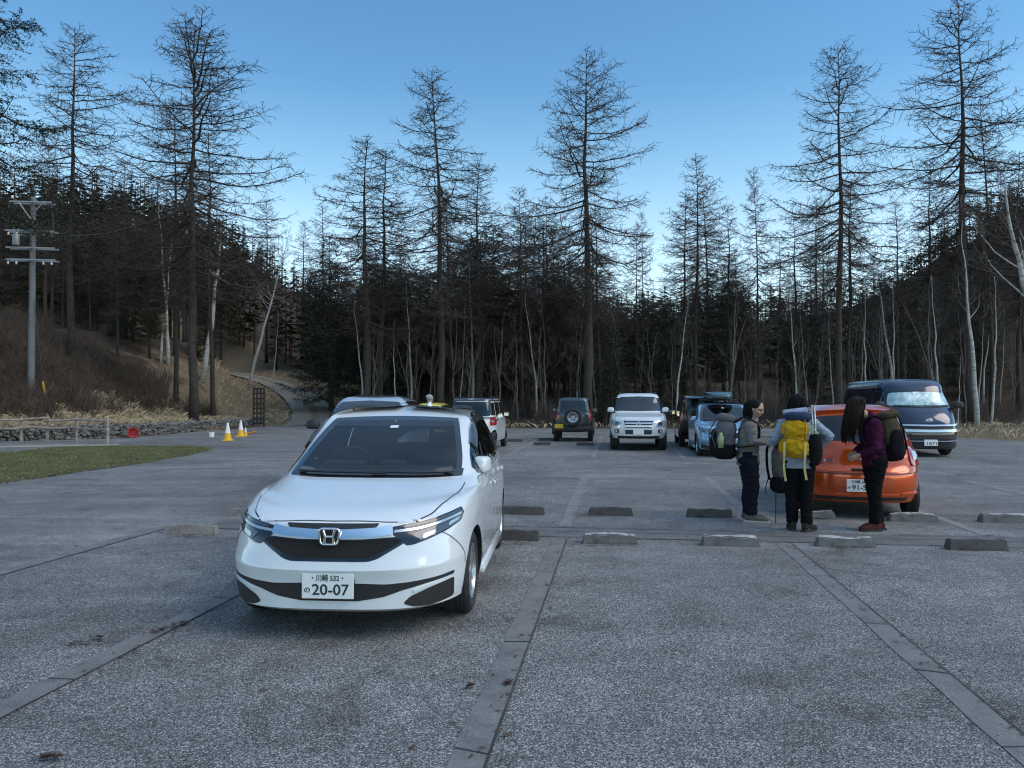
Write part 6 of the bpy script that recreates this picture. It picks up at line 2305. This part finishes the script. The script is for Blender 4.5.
def person(label, x, y, rz, H, lean, headf, armL, armR, cols, hair, seed=0, headyaw=0., feet=((.02, .085), (-.03, -.085)), look=.25, zg=0., toe=(0, 0)):
    """faces local +x. lean = forward lean of the trunk (rad), headf = forward bend of neck, arm* = (elbow, wrist, hand direction) in local metres"""
    root = thing('person', label, 'person', (x, y, zg), rz, None)
    k = H / 1.62
    hip = Vector((0, 0, .84 * k))
    up = Vector((math.sin(lean), 0, math.cos(lean)))
    waist = hip + Vector((.0, 0, .10 * k)); chest = hip + up * .34 * k; nb = hip + up * .49 * k
    hd = Vector((math.sin(lean + headf), 0, math.cos(lean + headf)))
    neck = nb + hd * .05 * k
    hc = neck + hd * .13 * k
    B, J, T = MB(), MB(), MB()
    # trunk
    tr = [(hip - Vector((0, 0, .06)), .150, .105), (hip + Vector((0, 0, .03)), .158, .108), (waist, .130, .092), (chest - up * .10, .138, .098), (chest, .148, .104), (nb - up * .06, .140, .085), (nb, .065, .058)]
    B.loft([t[0] for t in tr], [(t[1] * k * .9, t[2] * k * .9) for t in tr], (0, 1, 0), 18)
    jt = [(hip - Vector((.0, 0, .09)), .178, .128), (hip + Vector((0, 0, .03)), .176, .126), (waist, .160, .118), (chest - up * .10, .166, .124), (chest, .178, .128), (nb - up * .05, .165, .105), (nb + up * .015, .085, .078), (nb + hd * .045, .066, .064)]
    J.loft([t[0] for t in jt], [(t[1] * k, t[2] * k) for t in jt], (0, 1, 0), 20, sup=2.3)
    B.tube([nb - up * .03, neck, hc - hd * .06], [.052 * k, .05 * k, .05 * k], 12)
    for s, (el, wr, hdir) in ((1, armL), (-1, armR)):
        sh = nb - up * .055 * k + Vector((0, s * .165 * k, 0))
        el, wr = Vector(el), Vector(wr)
        mid = sh.lerp(el, .5); fm = el.lerp(wr, .4)
        B.tube([sh, mid, el, fm, wr, wr + Vector(hdir) * .03], [.045, .043, .037, .036, .026, .026], 10)
        J.tube([sh - Vector((0, s * .05, -.0)), sh + Vector((0, s * .012, 0)), mid, el, fm, wr - (wr - el).normalized() * .015], [.070, .075, .064, .056, .053, .042], 12)
        inward = Vector((0, -s, .2)) if abs(Vector(hdir).y) < .6 else Vector((-1, 0, 0))
        hand(B, wr, hdir, inward, s)
    # legs
    for i, s in enumerate((1, -1)):
        fx, fy = feet[i]
        hp = hip + Vector((0, s * .085 * k, -.03))
        an = Vector((fx, fy, .085))
        kn = hp.lerp(an, .48) + Vector((.025, 0, 0))
        B.tube([hp, hp.lerp(kn, .5), kn, kn.lerp(an, .35) + Vector((-.012, 0, 0)), an], [.085, .072, .054, .054, .036], 12)
        T.tube([hp + Vector((0, -s * .02, .11)), hp, hp.lerp(kn, .5), kn, kn.lerp(an, .4) + Vector((-.012, 0, 0)), an + Vector((0, 0, .01))], [.105, .112, .098, .080, .076, .066], 14)
        B.loft([an + Vector((-.03, 0, -.03)), an + Vector((.05, 0, -.05)), an + Vector((.13, 0, -.06))], [(.035, .04), (.038, .03), (.03, .018)], (0, 1, 0), 10)
        yaw = Matrix.Rotation(toe[i], 3, 'Z')
        S_ = MB()
        P = [(-.075, .062, .020, .012), (-.065, .06, .034, .05), (-.03, .062, .040, .062), (.03, .058, .044, .056), (.09, .046, .050, .040), (.15, .038, .048, .030), (.185, .032, .034, .018)]
        S_.loft([an + yaw @ Vector((p[0], 0, p[1] - .085 + .004)) for p in P], [(p[2], p[3]) for p in P], yaw @ Vector((0, 1, 0)), 14, sup=2.5)
        S_.tube([an + Vector((-.015, 0, -.03)), an + Vector((-.015, 0, .035))], [.046, .05], 12)
        so = vox('shoe', S_, .007, cols['shoe'], root, 2)
        L_ = MB()
        pl = [yaw @ Vector((x_, y_, 0)) for x_, y_ in ((-.085, -.03), (-.085, .03), (.04, .044), (.13, .05), (.185, .032), (.2, 0), (.185, -.032), (.13, -.05), (.04, -.044))]
        L_.prism([(q.x + an.x, q.y + an.y) for q in pl], .0, .026, 'z')
        L_.obj('sole', cols.get('sole', BLACKP), so)
    T.loft([hip + Vector((0, 0, .09)), hip, hip - Vector((0, 0, .09))], [(.150 * k, .112 * k), (.160 * k, .116 * k), (.150 * k, .11 * k)], (0, 1, 0), 18)
    # head with a face
    Rm = Matrix.Rotation(headyaw, 3, 'Z') @ Matrix.Rotation(lean + headf, 3, 'Y')

    def h(x_, y_, z_):
        return hc + Rm @ Vector((x_, y_, z_))
    HD = MB()
    ell(B, h(-.008, 0, .020), (.092, .074, .098), Rm)
    ell(B, h(.022, 0, -.035), (.066, .060, .078), Rm)
    ell(B, h(.052, 0, -.088), (.026, .030, .022), Rm)
    B.tube([h(.078, 0, .022), h(.098, 0, -.022), h(.084, 0, -.034)], [.008, .0145, .012], 8)
    for s in (-1, 1):
        ell(B, h(.074, s * .030, .028), (.014, .026, .008), Rm, 10, 8)
        ell(B, h(.058, s * .040, -.025), (.024, .022, .024), Rm, 10, 8)
        ell(B, h(-.005, s * .074, -.012), (.020, .010, .030), Rm, 10, 8)
    ell(B, h(.080, 0, -.056), (.012, .022, .009), Rm, 10, 8)
    vox('body', B, .0065, SKIN, root, 2)
    for s in (-1, 1):
        E_ = MB(); ell(E_, h(.077, s * .030, .008), (.010, .014, .0065), Rm, 10, 8); E_.obj('eye', EYE_, root, smooth=True)
        E_ = MB(); E_.tube([h(.083, s * .012, .030), h(.086, s * .03, .036), h(.075, s * .046, .030)], .004, 5); E_.obj('eyebrow', hair[0], root)
    E_ = MB(); E_.tube([h(.086, -.022, -.056), h(.094, 0, -.054), h(.086, .022, -.056)], [.003, .0055, .003], 6); E_.obj('mouth', LIP, root, smooth=True)
    vox('jacket', J, .009, cols['jacket'], root, 2, .011, 11)
    vox('trousers', T, .009, cols['trousers'], root, 2, .010, 10)
    # hair: a cap and strands
    r_ = random.Random(seed)
    hm, length, forward, volume = hair
    Q = MB()
    ell(Q, h(-.020, 0, .036), (.098 * volume, .086 * volume, .094 * volume), Rm, 24, 16)
    for _ in range(420):
        th = r_.uniform(0, 6.28); ph = r_.uniform(-.1, 1.3)
        v = Vector((math.cos(th) * math.cos(ph), math.sin(th) * math.cos(ph), math.sin(ph)))
        if not forward and v.x > -.12 and (v.z < .35 or v.x > .05):
            continue
        p0 = h(-.020 + v.x * .096 * volume, v.y * .085 * volume, .036 + v.z * .092 * volume)
        g_ = Vector((0, 0, -1))
        out = (Rm @ Vector((v.x, v.y, 0)))
        L = length * r_.uniform(.75, 1.1)
        d0 = (out * .5 + Rm @ Vector((-.3 if not forward else .15, 0, -.2))).normalized()
        p1 = p0 + d0 * .035 + g_ * .02
        p2 = p1 + g_ * L * .5 + out * .012 + Vector((forward * .05, 0, 0))
        p3 = p2 + g_ * L * .5 - out * .02 + Vector((forward * .04 + r_.uniform(-.015, .015), r_.uniform(-.015, .015), 0))
        Q.tube([p0 - v * .005, p1, p2, p3], [.006, .0075, .006, .002], 4, caps=False)
    Q.obj('hair', hm, root, smooth=True)
    root['hc'] = list(hc)
    return root, dict(hip=hip, chest=chest, nb=nb, up=up, hc=hc, k=k, h=h)


def to_world(root, p):
    a = root.rotation_euler.z
    p = Vector(p)
    return Vector((root.location.x + p.x * math.cos(a) - p.y * math.sin(a), root.location.y + p.x * math.sin(a) + p.y * math.cos(a), root.location.z + p.z))


def bag(mb, c, s, sup=3.2, rot=None, bulge=.12, n=22):
    """stuffed-fabric block: superellipsoid"""
    bm = bmesh.new()
    bmesh.ops.create_uvsphere(bm, u_segments=28, v_segments=18, radius=1)
    e = 2 / sup
    for v in bm.verts:
        q = [math.copysign(abs(a) ** e, a) for a in v.co]
        v.co = Vector((q[0] * s[0] / 2, q[1] * s[1] / 2, q[2] * s[2] / 2))
    mb.addbm(bm, 0, Matrix.Translation(Vector(c)) @ (rot.to_4x4() if rot is not None else Matrix()))


# packs: local frame as the wearer (x forward, so the pack lies at negative x)
def straps(root, m, bx, zt, zb, hw=.115, fx=.15):
    for s in (-1, 1):
        mb = MB()
        mb.loft(spline([(bx + .02, s * hw * .8, zt), (bx + .13, s * hw, zt + .07), (bx + .13 + fx * .9, s * hw, zt - .02), (bx + .13 + fx, s * hw * 1.05, zt - .16), (bx + .13 + fx * .7, s * hw * 1.5, zt - .28), (bx + .04, s * hw * 1.3, zb + .06)], 4), [(.030, .008)] * 21, (0, 1, 0), 10, sup=4)
        mb.obj('shoulder_strap', m, root, smooth=True)


GREYN = cloth('grey_nylon', (.115, .115, .125)); BLKN = cloth('black_nylon', (.012, .012, .014)); YELN = cloth('yellow_nylon', (.46, .265, .012), .35); NAVYN = cloth('navy_nylon', (.03, .042, .085))
OLIVN = cloth('olive_nylon', (.07, .057, .036), .5); TANN = cloth('tan_grey_nylon', (.14, .125, .11)); PALEW = cloth('pale_webbing', (.50, .44, .18)); LILAC = cloth('pale_lilac_mat', (.30, .32, .42))
GREENC = mat('pale_green_cord', (.36, .45, .28), .7)
POLEM = mat('pole_aluminium', (.38, .39, .42), .35, .8)

JACK1 = cloth('grey_beige_fleece', (.155, .15, .138), .15); NAVYT = cloth('dark_navy_trousers', (.010, .012, .020)); SHOE1 = cloth('grey_trail_shoe', (.13, .12, .105)); BLKT = cloth('black_trousers', (.007, .007, .008))
JACK2 = cloth('blue_grey_shirt', (.26, .30, .37), .15); SHOE2 = cloth('dark_boot', (.035, .03, .028)); JACK3 = cloth('dark_purple_jacket', (.052, .010, .034), .3); SHOE3 = cloth('red_brown_boot', (.085, .030, .023)); JACK4 = cloth('plum_jacket', (.05, .025, .05)); PALES = mat('pale_sole', (.45, .44, .40), .7)

# hiker 1: in profile, looks down at the pack she holds
x, y = g(749, 520.5)
p1, a1 = person('hiker in a grey fleece with a grey and black pack, looking down, turned right', x - .02, y, R(-14), 1.60, .05, .30,
                ((.05, .22, 1.06), (.30, .10, 1.08), (.9, -.3, .1)), ((.04, -.24, 1.05), (.27, -.12, 1.07), (.9, .25, .1)),
                dict(jacket=JACK1, trousers=NAVYT, shoe=SHOE1, sole=PALES), (HAIRB, .19, 0, .94), 1, -.45, ((.0, .075), (.03, -.085)), toe=(.1, -.1))
p1.scale = (1.16, 1.10, 1)
b1 = thing('backpack', 'grey and black backpack worn by the hiker in the grey fleece', 'backpack', p1.location, p1.rotation_euler.z, 'hiking backpacks')
b1.scale = (1.16, 1.05, 1)
mb = MB(); bag(mb, (-.25, 0, 1.10), (.24, .30, .50), 3.0, Matrix.Rotation(.10, 3, 'Y')); vox('main_bag', mb, .012, GREYN, b1, 3, .008)
mb = MB(); bag(mb, (-.265, 0, .94), (.27, .32, .26), 3.0); vox('lower_bag', mb, .012, BLKN, b1, 3, .008)
mb = MB(); bag(mb, (-.36, 0, 1.05), (.12, .24, .36), 2.8, Matrix.Rotation(.12, 3, 'Y')); vox('front_pocket', mb, .012, BLKN, b1, 3, .008)
mb = MB(); bag(mb, (-.23, 0, 1.36), (.22, .26, .12), 2.8, Matrix.Rotation(.25, 3, 'Y')); vox('lid', mb, .012, GREYN, b1, 3, .006)
mb = MB(); mb.lathe([(0, 0), (.032, 0), (.034, .14), (.018, .17), (.018, .2), (0, .2)], 'z', 14, (-.30, -.175, .97)); mb.obj('water_bottle', mat('bottle_green', (.28, .36, .18), .3), b1, smooth=True)
straps(b1, BLKN, -.16, 1.30, .92)
mb = MB(); mb.tube([(-.33, -.14, 1.28), (-.40, -.10, 1.12), (-.36, -.15, .98)], .006, 5); mb.tube([(-.33, .0, 1.38), (-.43, 0, 1.18), (-.42, 0, .92)], .007, 5); mb.obj('webbing', GREYN, b1)

# hiker 2: seen from behind
x, y = g(798, 530.5)
p2, a2 = person('hiker in a blue-grey top seen from behind, wearing the yellow pack', x, y, R(72), 1.66, .02, .10,
                ((-.02, .27, 1.10), (.20, .34, 1.05), (.9, .2, .0)), ((-.06, -.36, 1.16), (.08, -.20, 1.00), (.6, .8, -.1)),
                dict(jacket=JACK2, trousers=BLKT, shoe=SHOE2), (HAIRB, .14, 0, 1.03), 2, -.15, ((.03, .075), (-.03, -.085)), toe=(.15, -.6))
b2 = thing('backpack', 'yellow backpack with navy lid and dangling pale straps', 'backpack', p2.location, p2.rotation_euler.z, 'hiking backpacks')
mb = MB(); bag(mb, (-.25, .05, 1.25), (.25, .31, .25), 2.3); vox('main_bag', mb, .010, YELN, b2, 2, .016, 12)
mb = MB(); bag(mb, (-.265, .06, 1.04), (.29, .34, .26), 2.3); vox('lower_bag', mb, .010, YELN, b2, 2, .016, 12)
mb = MB(); bag(mb, (-.23, .02, 1.40), (.24, .33, .12), 2.8); vox('lid', mb, .012, NAVYN, b2, 3, .008)
mb = MB(); mb.tube([(-.20, .18, 1.43), (-.21, -.10, 1.47)], [.05, .05], 14); vox('rolled_mat', mb, .012, LILAC, b2, 3, .004)
for yy, L in ((.17, .38), (-.06, .36)):
    mb = MB(); mb.loft(spline([(-.40, yy, 1.10), (-.41, yy + .005, .95), (-.385, yy + .01, .80), (-.37, yy - .01, 1.02 - L)], 4), [(.013, .003)] * 13, (0, 1, 0), 6, sup=4); mb.obj('dangling_strap', PALEW, b2)
mb = MB()
for z in (1.14, .96):
    mb.tube(spline([(-.30, .215, z), (-.385, .12, z + .01), (-.395, -.02, z - .01), (-.31, -.11, z)], 4), .006, 5)
mb.tube(spline([(-.33, .16, 1.38), (-.375, .165, 1.2), (-.395, .17, 1.08)], 4), .007, 5); mb.tube(spline([(-.33, -.06, 1.38), (-.375, -.065, 1.2), (-.395, -.06, 1.08)], 4), .007, 5)
mb.obj('webbing', cloth('dark_yellow_webbing', (.20, .13, .03)), b2)
mb = MB(); bag(mb, (-.22, -.18, 1.02), (.20, .16, .40), 2.6); vox('side_pocket', mb, .012, BLKN, b2, 3, .008)
mb = MB()
for dy in (0, .03):
    mb.tube([(-.29, -.16 - dy, .92), (-.24, -.14 - dy, 1.54)], .010, 7)
mb.obj('folded_poles', POLEM, b2, smooth=True)
mb = MB()
q = random.Random(4)
mb.tube(spline([(-.30 + q.uniform(-.03, .03), -.17 + q.uniform(-.05, .05), 1.36 - k * .035 + q.uniform(-.03, .03)) for k in range(14)], 4), .007, 5); mb.obj('cord', GREENC, b2, smooth=True)
straps(b2, NAVYN, -.15, 1.34, .95)
mb = MB(); bag(mb, (-.08, -.20, .94), (.18, .10, .16), 2.6); vox('hip_pocket', mb, .012, BLKN, b2, 3, .006)

# hiker 3: bowed head, long hair hanging
x, y = g(874, 530)
p3, a3 = person('hiker in a dark purple jacket with bowed head and long hanging hair', x, y, R(176), 1.68, .12, .75,
                ((.06, .20, 1.02), (.22, .10, .93), (.8, -.3, -.5)), ((.02, -.22, 1.06), (.20, -.10, .94), (.8, .3, -.5)),
                dict(jacket=JACK3, trousers=BLKT, shoe=SHOE3), (HAIRD, .36, .6, 1.18), 3, 0, ((.03, .06), (-.06, -.06)), toe=(.1, -.1))
b3 = thing('backpack', 'olive and black backpack worn by the hiker in the purple jacket', 'backpack', to_world(p3, (.05, 0, 0)), p3.rotation_euler.z, 'hiking backpacks')
Ry = Matrix.Rotation(.12, 3, 'Y')
mb = MB(); bag(mb, (-.22, 0, 1.20), (.24, .30, .42), 2.8, Ry); vox('main_bag', mb, .012, OLIVN, b3, 3, .009)
mb = MB(); bag(mb, (-.26, 0, .99), (.27, .32, .28), 2.8); vox('lower_bag', mb, .012, BLKN, b3, 3, .009)
mb = MB(); bag(mb, (-.20, 0, 1.42), (.27, .30, .10), 2.6, Matrix.Rotation(.25, 3, 'Y')); vox('lid', mb, .012, OLIVN, b3, 3, .006)
for s in (-1, 1):
    mb = MB(); bag(mb, (-.25, s * .165, 1.08), (.16, .09, .34), 2.6); vox('side_pocket', mb, .012, BLKN, b3, 3, .006)
mb = MB()
for yy in (-.08, .0, .08):
    mb.loft([(-.30, yy, 1.40), (-.355, yy, 1.26), (-.385, yy, 1.10), (-.40, yy, 1.0)], [(.02, .006)] * 4, (0, 1, 0), 6, sup=4)
mb.loft([(-.26, -.155, 1.38), (-.29, -.17, 1.2), (-.31, -.175, 1.05)], [(.006, .018)] * 3, (0, 1, 0), 6, sup=4)
mb.obj('webbing', BLKN, b3)
mb = MB(); mb.tube(spline([(-.33, -.12, 1.42), (-.40, -.10, 1.30), (-.43, -.08, 1.16)], 4), .010, 6); mb.obj('folded_pole', POLEM, b3)
straps(b3, BLKN, -.12, 1.34, .95)

# pack held upright between the first two hikers, and her pole
hb = to_world(p1, (.42, -.02, 0))
b4 = thing('backpack', 'grey and tan backpack held up in front of the hiker in the fleece', 'backpack', (hb.x, hb.y, .0), R(-60), 'hiking backpacks')
mb = MB(); bag(mb, (0, 0, .78), (.22, .25, .52), 2.8); vox('main_bag', mb, .012, TANN, b4, 3, .009)
mb = MB(); bag(mb, (0, 0, .50), (.25, .29, .24), 2.8); vox('lower_bag', mb, .012, BLKN, b4, 3, .009)
mb = MB(); bag(mb, (0.0, 0, 1.10), (.22, .26, .16), 2.6); vox('lid', mb, .012, TANN, b4, 3, .008)
mb = MB(); bag(mb, (.03, .02, 1.27), (.10, .30, .09), 2.4); vox('top_roll', mb, .012, JACK1, b4, 3, .008)
mb = MB()
for s in (-1, 1):
    mb.loft(spline([(-.10, s * .08, 1.08), (-.16, s * .09, .95), (-.15, s * .10, .72), (-.11, s * .10, .55)], 4), [(.022, .007)] * 13, (0, 1, 0), 8, sup=4)
    mb.tube([(-.12, s * .1, .62), (-.16, s * .12, .44), (-.15, s * .13, .36)], .006, 5)
mb.obj('webbing', BLKN, b4)
hp = to_world(p1, (.30, -.10, 0))
mb = MB(); mb.tube([(0, 0, .0), (0, 0, .012), (.01, 0, .55), (.02, 0, 1.0)], [.003, .006, .008, .009], 8)
t = thing('trekking_pole', 'thin dark trekking pole planted before the hiker in the fleece', 'trekking pole', (hp.x + .03, hp.y - .02, .0), 0)
mb.obj('shaft', DARKM, t, smooth=True)
mb = MB(); mb.tube([(.02, 0, .98), (.022, 0, 1.12)], [.015, .017], 10); mb.obj('grip', BLACKP, t, smooth=True)

# far figure beyond the pale silver car
p4, a4 = person('far person in a grey knitted cap standing behind the pale silver car', -2.32, 21.3, R(-30), 1.72, .03, .1,
                ((.0, .24, 1.18), (.12, .2, .98), (.4, 0, -.9)), ((.0, -.24, 1.18), (.12, -.2, .98), (.4, 0, -.9)),
                dict(jacket=JACK4, trousers=BLKT, shoe=SHOE2), (HAIRB, .05, 0, 1.0), 4)
mb = MB(); ell(mb, a4['h'](-.015, 0, .055), (.112, .098, .100)); vox('knitted_cap', mb, .010, cloth('grey_knit', (.30, .31, .31)), p4, 2, .003)
for o in bpy.data.objects:
    if 'hc' in o.keys():
        del o['hc']
